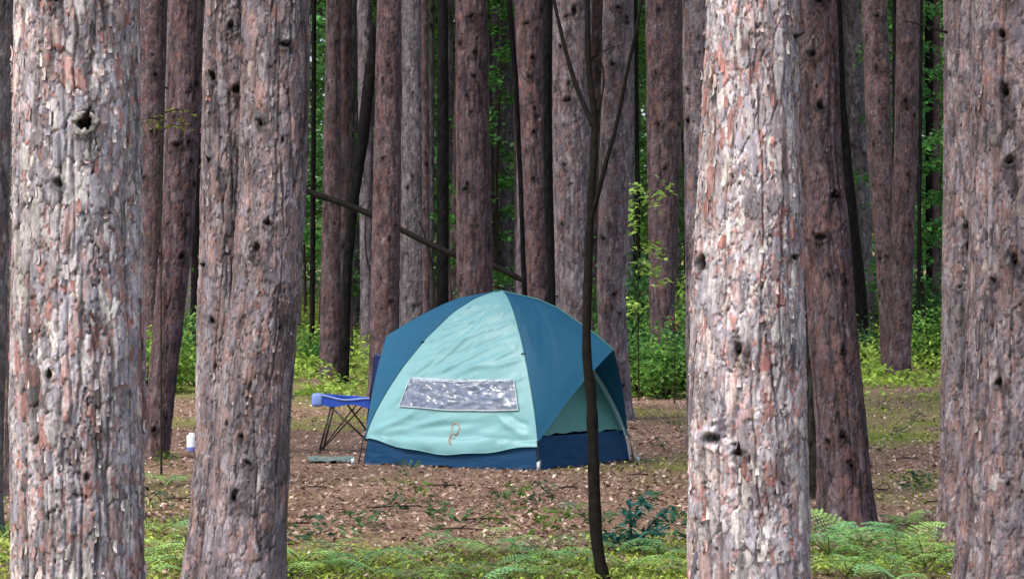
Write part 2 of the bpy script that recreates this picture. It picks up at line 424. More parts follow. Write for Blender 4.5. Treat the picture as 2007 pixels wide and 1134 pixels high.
def loose_flakes(fn, rm, zlo, zhi, n, pal, seed, kn=()):
    """thin curled plates of bark standing off the trunk"""
    r = np.random.RandomState(seed); P, w = pal
    Vs = []; Qs = []; Cs = []; o = 0
    th = r.uniform(-1.7, 1.7, n); z = r.uniform(zlo, zhi, n)
    for i in range(n):
        c, ra = fn(z[i]); a = th[i]
        if any(abs(a * rm - k_[0]) < k_[2] * 1.6 and abs(z[i] - k_[1]) < k_[2] * 1.6 + .03 for k_ in kn): a = 2.2
        wd = r.uniform(.006, .020); ht = r.uniform(.012, .05); lift = r.uniform(.001, .006)
        nseg = 4; col = P[r.choice(len(P), p=w / w.sum())] * r.uniform(.85, 1.25)
        side = r.choice([-1, 1])
        rows = []
        for k in range(nseg):
            q = k / (nseg - 1)
            ww = wd * (1 - .5 * abs(q - .45) - .25 * r.rand())
            off = ra + .003 + lift * (abs(q - .5) * 2) ** 2
            for s in (-.5, .5):
                aa = a + (s * ww) / ra
                rr_ = off + (lift * .8 if s * side > 0 else 0)
                rows.append((c + rr_ * math.sin(aa), -rr_ * math.cos(aa), z[i] - ht / 2 + ht * q + r.uniform(-.004, .004)))
        Vs.append(rows); Qs.append(grid_quads(nseg, 2) + o); o += nseg * 2
        Cs.append(np.repeat(col[None], nseg * 2, 0))
    me = mesh_from('loose_bark', np.vstack(Vs), np.vstack(Qs), np.vstack(Cs)); me.materials.append(M_BARK)
    return me

n_tree = [0]
def pine(label, D, prof, pal=RED, knots_px=(), nk=14, fine=1., res=None, stubs=4, crown=True, flakes=0, name='pine_tree', cat='tree',
         group=None, smoothbark=False, top=TOP, flare=.22, rough=1.):
    n_tree[0] += 1; seed = 17 * n_tree[0] + 3
    wpx = np.mean([p[2] - p[1] for p in prof])
    if res is None:
        res = (280 if wpx > 40 else 200, int(np.clip(wpx * 1.15, 22, 110)))
    rm = np.mean([(p[2] - p[1]) / 2 / F * D for p in prof])
    kn = []
    for (kx, ky, kr) in knots_px:
        pr = sorted(prof); cxp = np.interp(ky, [q[0] for q in pr], [(q[1] + q[2]) / 2 for q in pr])
        hw = np.interp(ky, [q[0] for q in pr], [(q[2] - q[1]) / 2 for q in pr])
        kn.append((math.asin(max(-.97, min(.97, (kx - cxp) / hw))) * rm, wz(ky, D), kr * 1.15 / F * D))
    me, loc, fn, rm, kn = trunk_mesh(D, prof, pal, seed, fine, res, kn, nk, smoothbark, top, flare, rough)
    t = thing(name, label, cat, loc, group)
    link('trunk', me, parent=t)
    add_stubs(t, fn, rm, kn, stubs, seed)
    if flakes:
        zl = max(.05, wz(1134, D) - .1); zh = wz(0, D) + .1
        o = link('loose_bark', loose_flakes(fn, rm, zl, zh, flakes, pal, seed, kn), parent=t); o['kind'] = 'stuff'
    if crown:
        a, b = CROWNS[n_tree[0] % 3]
        cx_, _ = fn(11.)
        c = link('crown', a, parent=t, loc=(cx_, 0, 11.)); c.rotation_euler = (0, 0, random.random() * 6.28)
        d = link('branches', b, parent=c); d['kind'] = 'stuff'
    return t

# foreground
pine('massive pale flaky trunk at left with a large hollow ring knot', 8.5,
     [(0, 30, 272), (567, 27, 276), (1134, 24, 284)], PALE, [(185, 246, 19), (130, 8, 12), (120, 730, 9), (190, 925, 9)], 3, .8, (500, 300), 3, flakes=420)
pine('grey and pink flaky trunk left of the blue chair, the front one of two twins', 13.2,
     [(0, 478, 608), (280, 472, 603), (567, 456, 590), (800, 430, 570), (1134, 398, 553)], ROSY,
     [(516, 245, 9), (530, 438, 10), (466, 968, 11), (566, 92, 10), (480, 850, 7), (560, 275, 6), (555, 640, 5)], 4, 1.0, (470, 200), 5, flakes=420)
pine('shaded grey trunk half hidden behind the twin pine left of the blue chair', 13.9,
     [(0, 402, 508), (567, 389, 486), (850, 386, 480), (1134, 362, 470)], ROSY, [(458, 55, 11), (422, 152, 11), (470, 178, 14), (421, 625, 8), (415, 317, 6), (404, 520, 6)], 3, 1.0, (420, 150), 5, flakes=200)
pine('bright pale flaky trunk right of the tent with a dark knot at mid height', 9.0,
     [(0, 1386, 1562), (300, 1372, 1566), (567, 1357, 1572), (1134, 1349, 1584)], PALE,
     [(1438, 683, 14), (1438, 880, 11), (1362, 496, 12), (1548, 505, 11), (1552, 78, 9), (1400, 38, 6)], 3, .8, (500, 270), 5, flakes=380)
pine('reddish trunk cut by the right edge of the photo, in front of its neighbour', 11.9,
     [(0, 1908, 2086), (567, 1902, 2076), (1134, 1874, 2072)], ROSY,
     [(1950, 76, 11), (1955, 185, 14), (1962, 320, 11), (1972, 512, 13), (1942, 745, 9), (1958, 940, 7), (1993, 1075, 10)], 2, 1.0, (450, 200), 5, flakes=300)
pine('rosy trunk just left of and behind the one cut by the right edge', 16.3,
     [(0, 1851, 1955), (567, 1849, 1955), (1057, 1842, 1958)], ROSY, [(1890, 486, 9), (1914, 845, 8)], 5, 1.0, (420, 130), 4, flakes=150)
pine('dark trunk cut by the left edge of the photo, beside the massive pale trunk', 16.5,
     [(0, -70, 24), (640, -80, 11), (1050, -95, 0)], ROSY, (), 6, 1.0, (300, 90), 2)
pine('dark trunk showing as a sliver at the left foot of the massive pale trunk', 19.6,
     [(0, 28, 80), (567, 18, 74), (975, 8, 66)], RED, (), 6)

def callus(root):
    """pale swollen lips round the big hollow knot of the left trunk"""
    D = 8.5; th = np.linspace(0, 2 * np.pi, 40, endpoint=False)
    bx = root.location.x; x0, z0 = wx(185, D) - bx, wz(249, D)
    cxw = wx(151, D) - bx; ra = 121 / F * D
    a0 = math.asin((x0 - cxw) / ra)
    V = []
    for i, t in enumerate(th):
        Rm = .031 * (1 + .12 * math.sin(2 * t + .6) + .06 * math.sin(5 * t)); rn = .010 * (1 + .35 * math.sin(3 * t + 1) + .25 * math.sin(7 * t))
        for q in np.linspace(0, 2 * np.pi, 10, endpoint=False):
            rr = Rm + rn * math.cos(q); a = a0 + rr * math.cos(t) / ra; out = ra + .006 + rn * .9 * math.sin(q) + .004 * math.sin(9 * t + q)
            V.append((cxw + out * math.sin(a), -out * math.cos(a), z0 + rr * math.sin(t) * 1.05))
    Q = grid_quads(41, 10, True) % 400
    c = np.array([.36, .33, .30])[None] * (.55 + .7 * np.random.RandomState(2).rand(400, 1))
    me = mesh_from('knot_ring', V, Q, c, smooth=True); me.materials.append(M_BARK); link('knot_ring', me, parent=root)
callus([o for o in COL.objects if o.get('label', '').startswith('massive pale')][0])

# middle distance, left to right
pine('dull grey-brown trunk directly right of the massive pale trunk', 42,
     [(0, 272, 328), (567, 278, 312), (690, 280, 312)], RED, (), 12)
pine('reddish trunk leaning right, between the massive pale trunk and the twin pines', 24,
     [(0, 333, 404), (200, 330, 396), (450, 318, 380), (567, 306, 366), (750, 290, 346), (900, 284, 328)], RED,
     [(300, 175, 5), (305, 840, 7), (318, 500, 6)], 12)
pine('narrow dark trunk in the gap left of the twin pines', 50, [(0, 378, 400), (350, 380, 398), (640, 372, 392)], DARK, (), 4)
pine('slim purplish trunk behind the left end of the leaning dead pole', 46,
     [(0, 640, 668), (300, 634, 668), (600, 628, 668)], RED, (), 12)
pine('pale grey trunk touching the slim purplish one', 58, [(0, 664, 690), (600, 662, 686)], HAZE_GREY, (), 10)
pine('grey trunk crossed by the upper end of the dark crooked snag', 56, [(0, 700, 728), (560, 706, 734)], HAZE_GREY, (), 10)
pine('dark crooked leaning snag behind the leaning dead pole', 43,
     [(55, 727, 737), (118, 719, 737), (125, 716, 738), (265, 700, 724), (400, 682, 702), (530, 671, 690), (690, 664, 685)], DARK, (), 3, stubs=3,
     crown=False, top=wz(40, 43), name='dead_tree', smoothbark=True)
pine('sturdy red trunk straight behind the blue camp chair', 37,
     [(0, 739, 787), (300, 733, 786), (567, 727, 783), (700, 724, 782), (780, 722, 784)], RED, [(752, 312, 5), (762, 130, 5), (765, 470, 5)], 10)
pine('broad dim trunk behind the right side of the sturdy red one', 52, [(0, 786, 828), (560, 786, 834)], HAZE_GREY, (), 14)
pine('thin black trunk rising straight from behind the left shoulder of the tent', 42,
     [(0, 858, 878), (300, 857, 880), (600, 855, 879)], DARK, (), 2, name='hardwood_tree', stubs=2, smoothbark=True)
pine('thin grey stem close to the left of the thin black trunk', 60, [(0, 842, 852), (560, 838, 850)], HAZE_GREY, (), 4, stubs=1)
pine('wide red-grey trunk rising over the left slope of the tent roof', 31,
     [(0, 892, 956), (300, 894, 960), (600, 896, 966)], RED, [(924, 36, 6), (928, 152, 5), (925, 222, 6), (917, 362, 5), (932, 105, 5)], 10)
pine('pale hazy trunk seen between the wide red-grey trunk and its neighbour above the tent top', 62, [(0, 958, 1000), (600, 966, 1012)], HAZE_GREY, (), 12)
pine('faint slender trunk standing close beside the pale hazy trunk', 70, [(0, 984, 1010), (600, 1000, 1026)], HAZE_GREY, (), 10)
pine('very thin dark stem bowed along the left side of the trunk above the tent top', 30,
     [(0, 992, 1003), (160, 1006, 1016), (340, 1015, 1024), (600, 1024, 1034)], DARK, (), 1, name='hardwood_tree', stubs=1, smoothbark=True)
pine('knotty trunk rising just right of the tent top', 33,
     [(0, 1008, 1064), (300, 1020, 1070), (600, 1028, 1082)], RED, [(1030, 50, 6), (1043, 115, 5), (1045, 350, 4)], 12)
pine('straight black stem rising over the right slope of the tent roof', 29,
     [(0, 1064, 1083), (300, 1065, 1082), (620, 1074, 1090)], DARK, (), 2, name='hardwood_tree', stubs=2, smoothbark=True)
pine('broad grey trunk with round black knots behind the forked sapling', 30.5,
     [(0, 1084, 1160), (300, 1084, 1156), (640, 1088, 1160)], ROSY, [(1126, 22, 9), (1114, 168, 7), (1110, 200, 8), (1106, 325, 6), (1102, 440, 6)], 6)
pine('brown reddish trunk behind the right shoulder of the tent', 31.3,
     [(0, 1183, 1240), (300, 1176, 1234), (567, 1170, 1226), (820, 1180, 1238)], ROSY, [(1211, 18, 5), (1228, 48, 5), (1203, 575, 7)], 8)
pine('dim trunk showing between the brown reddish trunk and the bright shrubs', 55, [(0, 1222, 1246), (567, 1212, 1240)], HAZE_GREY, (), 10)
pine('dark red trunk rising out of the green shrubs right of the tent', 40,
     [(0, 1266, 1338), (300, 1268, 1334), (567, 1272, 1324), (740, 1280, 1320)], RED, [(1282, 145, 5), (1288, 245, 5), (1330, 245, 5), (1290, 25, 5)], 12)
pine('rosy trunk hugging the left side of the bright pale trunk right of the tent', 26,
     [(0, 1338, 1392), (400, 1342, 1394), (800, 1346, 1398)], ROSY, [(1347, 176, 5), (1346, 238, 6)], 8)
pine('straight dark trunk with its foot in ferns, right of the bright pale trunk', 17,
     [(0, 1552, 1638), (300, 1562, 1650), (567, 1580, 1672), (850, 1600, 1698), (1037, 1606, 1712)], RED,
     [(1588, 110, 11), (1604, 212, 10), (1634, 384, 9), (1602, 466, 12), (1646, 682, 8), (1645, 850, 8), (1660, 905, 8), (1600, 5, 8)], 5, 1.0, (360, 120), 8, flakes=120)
pine('blackish trunk squeezed between the bright pale trunk and the fern-foot trunk', 19.6,
     [(0, 1535, 1580), (567, 1548, 1600), (975, 1560, 1610)], OLIVE, (), 6)
pine('dark bowed trunk leaning left behind the fern-foot trunk', 56,
     [(0, 1620, 1650), (200, 1632, 1658), (400, 1645, 1678), (567, 1663, 1698), (690, 1672, 1704)], DARK, (), 3, name='hardwood_tree', smoothbark=True)
pine('pale grey trunk leaning left, right beside the dark bowed trunk', 60,
     [(0, 1646, 1684), (300, 1664, 1700), (600, 1690, 1716)], HAZE_GREY, (), 14)
pine('spotted trunk that crosses behind the foot of the clean reddish trunk on the right', 48,
     [(0, 1688, 1738), (300, 1700, 1748), (600, 1722, 1758), (680, 1726, 1760)], RED, [(1716, 34, 5), (1720, 200, 4), (1710, 285, 4)], 12)
pine('clean reddish trunk with its foot in the mossy clearing, right part of the stand', 45,
     [(0, 1758, 1802), (300, 1752, 1798), (567, 1742, 1788), (748, 1738, 1784)], RED, [(1772, 200, 6)], 8)
pine('thin dark pole standing against the left side of the clean reddish trunk', 50, [(0, 1748, 1758), (300, 1750, 1757), (560, 1738, 1746)], DARK, (), 1, name='hardwood_tree', smoothbark=True, stubs=1)
pine('slim dark trunk in the green gap beside the right-hand rosy trunks', 64, [(0, 1812, 1832), (640, 1816, 1834)], DARK, (), 3, stubs=1)

for (D_, a_, b_, w_, pal_, lb_) in [
        (57, 616, 612, 8, DARK, 'slim dark trunk in the gap right of the twin pines'), (52, 680, 684, 14, RED, 'slim reddish trunk beside the pale grey one left of the snag'),
        (64, 722, 718, 12, DARK, 'slim dark trunk peeping left of the sturdy red trunk'), (48, 832, 836, 13, RED, 'slim red trunk left of the thin grey stem'),
        (66, 884, 886, 10, HAZE_GREY, 'slim grey trunk peeping beside the thin black trunk'), (58, 946, 972, 14, RED, 'slim reddish trunk right beside the wide red-grey trunk'),
        (72, 1002, 998, 9, DARK, 'very slim dark trunk close behind the bowed stem'), (52, 1246, 1252, 7, DARK, 'thin dark trunk in the green gap right of the tent'),
        (60, 1346, 1350, 16, RED, 'slim trunk peeping left of the rosy trunk beside the bright pale one'), (62, 1836, 1834, 12, RED, 'slim reddish trunk close left of the right-hand rosy trunks'),
        (55, 1806, 1800, 6, DARK, 'very thin dark stem right of the clean reddish trunk'), (58, 335, 322, 14, HAZE_GREY, 'slim grey trunk behind the leaning reddish trunk')]:
    pine(lb_, D_, [(0, a_ - w_ / 2, a_ + w_ / 2), (620, b_ - w_ / 2 - 1, b_ + w_ / 2 + 1)], pal_, (), 12, stubs=1, group='slim trunks in the gaps')

# distant filler: three variants, individually copied
DIST = []
for i in range(4):
    s = 900 + i
    me, loc, fn, rm, kn = trunk_mesh(70., [(0, 1003 - 13, 1003 + 13), (560, 1003 - 14, 1003 + 15)], [HAZE_GREY, RED, HAZE_GREY, ROSY][i], s, 1.6, (130, 20), (), 26, False, TOP, .2)
    t = thing('pine_tree', 'distant pine trunk in the dim stand far behind the campsite', 'tree', (0, 0, -50), 'distant pine trunks far behind the campsite')
    link('trunk', me, parent=t)
    c = link('crown', CROWNS[i % 3][0], parent=t, loc=(fn(10.5)[0], 0, 10.5)); link('branches', CROWNS[i % 3][1], parent=c)['kind'] = 'stuff'
    DIST.append(t)
gaps = [(606, 634), (832, 856), (1240, 1264), (1802, 1846), (1690, 1700)]
r = random.Random(5); placed = 0; used = [False] * 4; spots = []
tries = 0
while placed < 125 and tries < 6000:
    tries += 1
    D = r.uniform(54, 118); px = r.uniform(-60, 2067)
    if D < 95 and any(a - 14 < px < b + 14 for a, b in gaps): continue
    x = wx(px, D)
    if any((x - a) ** 2 + (D - b) ** 2 < 1.9 ** 2 for a, b in spots): continue
    spots.append((x, D)); k = placed % 4
    z = float(ground_z(np.array(x), np.array(D))) - .05
    s = r.uniform(.8, 1.25); sc = (s, s, r.uniform(.95, 1.1))
    if not used[k]:
        o = DIST[k]; o.location = (x, D, z); o.scale = sc; o.rotation_euler = (r.uniform(-.02, .02), r.uniform(-.035, .035), r.uniform(-1, 1)); used[k] = True
    else:
        o = dup(DIST[k], (x, D, z), 0, sc); o.rotation_euler = (r.uniform(-.02, .02), r.uniform(-.035, .035), r.uniform(-1, 1))
    placed += 1
# a few pines, mostly outside the frame, added so their crowns shade the stand
for i, (x, y) in enumerate([(-7, 24), (6.5, 26), (-8, 34), (8.5, 36), (-5.6, 18), (5.8, 19), (-10, 46), (10.5, 48), (0.3, 50), (-3.5, 52)]):
    o = dup(DIST[i % 4], (x, y, -.05), i * .7, (1.05, 1.05, 1)); o['group'] = 'pines added for shade'; o['label'] = 'pine added beside the view so its crown shades the stand'

# ------------------------------------------------------------------ far wood, closing the view
def leaf_mat_cols(base, n, r, sp=.45):
    b = np.array(base)
    c = b[None] * (1 - sp / 2 + sp * r.rand(n, 1) * 1.3)
    c = c * (1 + .18 * (r.rand(n, 3) - .5))
    return c
r = np.random.RandomState(3)
n_ = 105000
C = np.stack([r.uniform(-40, 40, n_), r.uniform(112, 150, n_), r.rand(n_) ** .8 * 25], -1)
dens = fbm(C[:, 0] * .22 + C[:, 1] * .1, C[:, 2] * .28, 51, 4)
C = C[dens > .24]
C[:, 2] += ground_z(C[:, 0], C[:, 1])
V, Q, c = leaf_soup(C, .5, .36, 1.2, leaf_mat_cols([.13, .26, .11], len(C), r, .9), 4)
tag(link('far_wood', mesh_from('far_wood', V, Q, c), M_LEAF), 'mass of leafy green woodland far behind all the trunks', 'woodland', kind='stuff')

# ------------------------------------------------------------------ understorey
def shrub_meshes(seed, h, w, n, lf, base, tall=False):
    r = np.random.RandomState(seed); segs = []; C = []
    ns = 7 if not tall else 1
    tips = []
    if tall:
        P = [np.array([0, 0, 0.]), np.array([.1 * r.randn(), .1 * r.randn(), h * .5]), np.array([.25 * r.randn(), .25 * r.randn(), h])]
        segs.append((P, [.035, .025, .01]))
        for i in range(22):
            t = .18 + .82 * i / 21; a = r.rand() * 6.28; L = w * (1.05 - .6 * t) * (.5 + .6 * r.rand())
            b = P[0] * (1 - t) + P[2] * t; tip = b + [math.cos(a) * L, math.sin(a) * L, .15 * L]
            segs.append(([b, (b + tip) / 2 + [0, 0, .05], tip], [.012, .008, .003])); tips.append((b, tip))
    else:
        for i in range(16):
            a = r.rand() * 6.28; q = r.rand() ** .5 * w; tip = np.array([math.cos(a) * q, math.sin(a) * q, h * (.45 + .55 * r.rand()) * (1 - .35 * (q / w) ** 2)])
            b = tip * [.15, .15, 0]
            segs.append(([b, tip * [.5, .5, .6], tip], [.012, .008, .003])); tips.append((b, tip))
    per = n // len(tips)
    for b, tip in tips:
        q = .25 + .8 * r.rand(per, 1) ** .7
        C.append(b * (1 - q) + tip * q + r.randn(per, 3) * [.16, .16, .07 if tall else .10])
    C = np.vstack(C); C[:, 2] = np.maximum(C[:, 2], .03)
    V, Q, c = leaf_soup(C, lf * (.7 + .6 * r.rand(len(C))), lf * .62, .75, leaf_mat_cols(base, len(C), r, .9), seed + 1)
    f = mesh_from('foliage', V, Q, c); f.materials.append(M_LEAF)
    s = tube_mesh('stem', segs, 5); s.materials.append(M_STEM)
    return f, s
GREENS = [[.13, .27, .055], [.085, .21, .055], [.21, .34, .06], [.06, .15, .055]]
SHR = [shrub_meshes(300 + i, 1.0, .75, 1700, .085, GREENS[i % 4]) for i in range(4)]
TAL = [shrub_meshes(340 + i, 7.0, 1.5, 3000, .14, [(.13, .32, .09), (.22, .42, .10), (.10, .26, .09)][i], True) for i in range(3)]
def plant(kind, k, px, D, s, label, group=None, name=None, zoff=0):
    ms = (SHR if kind == 's' else TAL)[k]
    x = wx(px, D)
    t = thing(name or ('leafy_shrub' if kind == 's' else 'young_hardwood_tree'), label, 'shrub' if kind == 's' else 'tree',
              (x, D, float(ground_z(np.array(x), np.array(D))) + zoff), group, random.random() * 6.28)
    t.scale = (s if isinstance(s, tuple) else (s, s, s))
    link('foliage', ms[0], parent=t); link('stem', ms[1], parent=t)
    return t
G1 = 'leafy shrubs under the far pines'
plant('s', 1, 612, 50, .9, 'dark green shrub against the right side of the twin pines', G1)
plant('s', 0, 648, 62, .8, 'fresh green shrub under the dark crooked snag', G1)
plant('s', 2, 705, 66, .8, 'yellow-green shrub between the snag and the sturdy red trunk', G1)
plant('s', 2, 815, 58, 1.1, 'bright yellow-green shrub above the left slope of the tent', G1)
plant('s', 0, 842, 66, 1.3, 'green shrub behind the thin black trunk', G1)
plant('s', 1, 1255, 38.5, (1.2, 1.2, 1.25), 'dark green shrub next to the right shoulder of the tent', G1)
plant('s', 0, 1300, 37.5, 1.0, 'green shrub at the foot of the dark red trunk right of the tent', G1)
plant('s', 3, 1335, 40.5, (1.1, 1.1, 1.3), 'deep green shrub beside the bright pale trunk right of the tent', G1)
plant('s', 2, 1345, 47, (1.2, 1.2, 2.2), 'tall sunlit shrub between the dark red and rosy trunks', G1)
plant('s', 1, 1248, 50, (1.2, 1.2, 2.6), 'tall leafy shrub filling the gap right of the brown reddish trunk', G1)
plant('s', 2, 292, 40, 1.2, 'yellow-green shrub peeping beside the massive pale trunk', G1)
plant('s', 0, 300, 48, (1.1, 1.1, 2.), 'tall green shrub behind the massive pale trunk', G1)
plant('s', 1, 388, 42, 1.0, 'dark shrub in the gap left of the twin pines', G1)
plant('s', 3, 1688, 54, .9, 'dark little shrub at the foot of the dark bowed trunk', G1)
plant('s', 0, 1715, 60, (1.2, 1.2, 1.6), 'fresh shrub between the bowed trunk and the spotted trunk', G1)
plant('s', 2, 1712, 72, (1.3, 1.3, 1.8), 'sunlit shrub far behind the spotted trunk', G1)
plant('s', 0, 1820, 52, 1.3, 'green shrub left of the right-hand rosy trunks', G1)
plant('s', 1, 1830, 60, (1.5, 1.5, 2.2), 'tall dark shrub in the right-hand green gap', G1)
plant('s', 2, 1805, 68, (1.4, 1.4, 2.), 'light green shrub behind the clean reddish trunk', G1)
plant('s', 3, 15, 46, 1.2, 'dark shrub beyond the left edge trunks', G1)
G2 = 'young hardwoods among the far pines'
tall = [(624, 62, 1.2, 'young tree filling the gap right of the twin pines'), (690, 72, 1.5, 'young tree behind the grey trunks left of the snag top'),
        (706, 80, 1.4, 'thin-leaved young tree seen beside the snag top'), (805, 66, 1.35, 'young tree hanging leaves across the broad dim trunk'),
        (842, 74, 1.6, 'tall young tree left of the thin black trunk'), (888, 70, 1.5, 'young tree right of the thin black trunk'),
        (975, 58, 1.15, 'young tree with leaves before the pale hazy trunk'), (1252, 60, 1.25, 'young tree in the gap right of the brown reddish trunk'),
        (1245, 76, 1.6, 'taller young tree far behind that same gap above the shrubs'), (1362, 66, 1.2, 'young tree hidden by the rosy trunk beside the bright pale one'),
        (1672, 64, 1.5, 'young tree at the top of the bowed dark trunk'), (1742, 70, 1.5, 'young tree between spotted and clean reddish trunks'),
        (1815, 58, 1.25, 'young tree with dark leaves in the right-hand gap'), (1838, 72, 1.6, 'taller young tree deep in the right-hand gap'),
        (1850, 86, 1.8, 'far young tree behind the rosy trunks at right'), (300, 60, 1.3, 'young tree between the pale trunk and the leaning reddish trunk'),
        (318, 80, 1.6, 'taller young tree behind the leaning reddish trunk'), (8, 70, 1.5, 'young tree behind the left edge trunk'),
        (600, 90, 1.9, 'far young tree deep behind the twin pines'), (1270, 95, 1.9, 'far young tree behind the dark red trunk'), (920, 98, 1.8, 'far young tree behind the wide red-grey trunk')]
for i, (px, D, s, lb) in enumerate(tall): plant('t', i % 3, px, D, (s, s, s), lb, G2)
for i, (x, y) in enumerate([(-6, 105), (4, 108), (12, 104), (-13, 100), (8, 95), (-2, 100), (-9, 92), (16, 108), (-17, 106), (1.5, 90)]):
    plant('t', i % 3, CX + x / y * F, y, 2., 'faint young tree in the depths of the wood', 'faint young trees in the depths')

# low green vegetation on the far forest floor
r = np.random.RandomState(13); n_ = 110000
Y = 38 + 75 * r.rand(n_) ** 1.3; X = (r.rand(n_) - .5) * .46 * Y
keep = (fbm(X * .5, Y * .35, 71, 3) > .40) | (Y > 56)
keep &= r.rand(n_) < np.clip((Y - 38) / 9 + (fbm(X * .8, Y * .3, 72, 3) - .5) * 2.5, .03, 1)
X = X[keep]; Y = Y[keep]; hh = np.clip((Y - 39) / 16, .10, 1) * .85 * (.4 + fbm(X * .7, Y * .7, 73, 3))
C = np.stack([X, Y, ground_z(X, Y) + r.rand(len(X)) * hh], -1)
mixg = fbm(X * .35, Y * .25, 75, 3)[:, None]
cols = (np.array([.38, .50, .08]) * mixg * 1.7 + np.array([.13, .25, .06]) * (1 - mixg)) * (.5 + r.rand(len(X), 1))
V, Q, c = leaf_soup(C, .11 + .08 * r.rand(len(C)), .055, .8, cols, 14)
tag(link('undergrowth', mesh_from('undergrowth', V, Q, c), M_LEAF), 'bright green low undergrowth carpeting the far forest floor', 'undergrowth', kind='stuff')

# near ground cover: small leaves and blades
r = np.random.RandomState(23); n_ = 85000
Y = 13.2 + 24 * r.rand(n_) ** 1.6; X = (r.rand(n_) - .5) * .54 * Y
g = green_mask(X, Y); keep = g > .25 + .75 * r.rand(n_)
X = X[keep]; Y = Y[keep]
C = np.stack([X, Y, ground_z(X, Y) + .008 + .045 * r.rand(len(X)) ** 1.5], -1)
mixg = fbm(X * 1.5, Y * 1., 77, 3)[:, None]
cols = (np.array([.40, .46, .07]) * mixg * 1.5 + np.array([.13, .22, .06]) * (1 - mixg)) * (.35 + 1.3 * r.rand(len(X), 1))
V, Q, c = leaf_soup(C, .028 + .028 * r.rand(len(C)), .012 + .01 * r.rand(len(C)), .9, cols, 24)
tag(link('moss', mesh_from('moss', V, Q, c), M_LEAF), 'yellow-green moss and tiny plants spread over the near forest floor', 'moss', kind='stuff')

# fallen leaves
r = np.random.RandomState(33); n_ = 74000
Y = 13.2 + 42 * r.rand(n_) ** 1.5; X = (r.rand(n_) - .5) * .54 * Y
g = green_mask(X, Y); br = np.exp(-((X + 1.9) / 1.6) ** 2 - ((Y - 26.3) / 2.4) ** 2)
cl = fbm(X * 1.2, Y * .8, 81, 3)
keep = (r.rand(n_) > g * .80) & (r.rand(n_) > br * .85) & (r.rand(n_) < .25 + 1.6 * (cl - .25))
X = X[keep]; Y = Y[keep]; n_ = len(X)
pal = np.array([[.50, .36, .28], [.36, .22, .165], [.17, .10, .08], [.62, .48, .38], [.44, .28, .20], [.07, .045, .04], [.80, .68, .56]])
idx = r.choice(len(pal), n_, p=[.24, .22, .15, .14, .12, .09, .04])
C = np.stack([X, Y, ground_z(X, Y) + .010 + .016 * r.rand(n_)], -1)
V, Q, c = leaf_soup(C, .028 + .050 * r.rand(n_) ** 1.4, .015 + .028 * r.rand(n_) ** 1.3, .65, pal[idx] * (.7 + .5 * r.rand(n_, 1)), 34, droop=.2)
tag(link('leaf_litter', mesh_from('leaf_litter', V, Q, c), M_LITTER), 'brown and tan fallen leaves littering the forest floor', 'leaf litter', kind='stuff')

r = np.random.RandomState(35); n_ = 80000
Y = 13.2 + 22 * r.rand(n_) ** 1.3; X = (r.rand(n_) - .5) * .54 * Y
keep = r.rand(n_) > green_mask(X, Y) * .7; X = X[keep]; Y = Y[keep]; n_ = len(X)
pal = np.array([[.42, .26, .16], [.28, .16, .10], [.13, .075, .05], [.55, .38, .26], [.36, .24, .18]])
C = np.stack([X, Y, ground_z(X, Y) + .008 + .014 * r.rand(n_)], -1)
V, Q, c = leaf_soup(C, .07 + .07 * r.rand(n_), .0045 + .003 * r.rand(n_), .35, pal[r.choice(5, n_)] * (.6 + .6 * r.rand(n_, 1)), 36, droop=.04)
tag(link('pine_straw', mesh_from('pine_straw', V, Q, c), M_LITTER), 'matted orange-brown pine needles over the near forest floor', 'needle litter', kind='stuff')
_rt = random.Random(41)
for i, (px, py, lb_) in enumerate([(640, 960, 'fallen twig on the litter below the grey-green sheet'), (730, 1000, 'fallen twig on the litter below the left tent corner'), (905, 955, 'fallen twig lying close in front of the tent skirt'),
        (985, 1020, 'bent fallen twig in the middle of the brown litter'), (1095, 960, 'fallen twig just below the near tent corner'), (1270, 935, 'fallen twig right of the guy line stake'),
        (1300, 985, 'fallen twig left of the bright pale trunk'), (1250, 845, 'fallen twig on the ground behind the guy line'), (1760, 900, 'fallen twig in the clearing at right'), (1810, 985, 'fallen twig beside the rosy trunk at right'),
        (610, 1030, 'fallen twig right of the twin pines foot'), (850, 1040, 'fallen twig at the edge of the moss below the tent'), (1740, 960, 'fallen twig right of the fern-foot trunk'), (325, 980, 'fallen twig between the massive pale trunk and the twin pines')]):
    D = F * H / (py - CY); x = wx(px, D); a = _rt.uniform(-.6, .6) + (3.14 if _rt.random() < .5 else 0); L0 = _rt.uniform(.16, .42)
    P = [np.array([math.cos(a + .35 * _rt.uniform(-1, 1) * q) * L0 * q, math.sin(a) * L0 * q, .016 + .008 * math.sin(q * 3)]) for q in (0, .25, .5, .75, 1)]
    segs = [(P, [.008, .007, .006, .005, .003]), ([P[2], P[2] + [.06, .05, .03], P[2] + [.11, .06, .05]], [.004, .003, .002])]
    me = tube_mesh('fallen_twig', segs, 5); me.materials.append(M_STEM)
    tag(link('fallen_twig', me, loc=(x, D, float(ground_z(np.array(x), np.array(D))))), lb_, 'twig', 'twigs fallen on the forest floor')

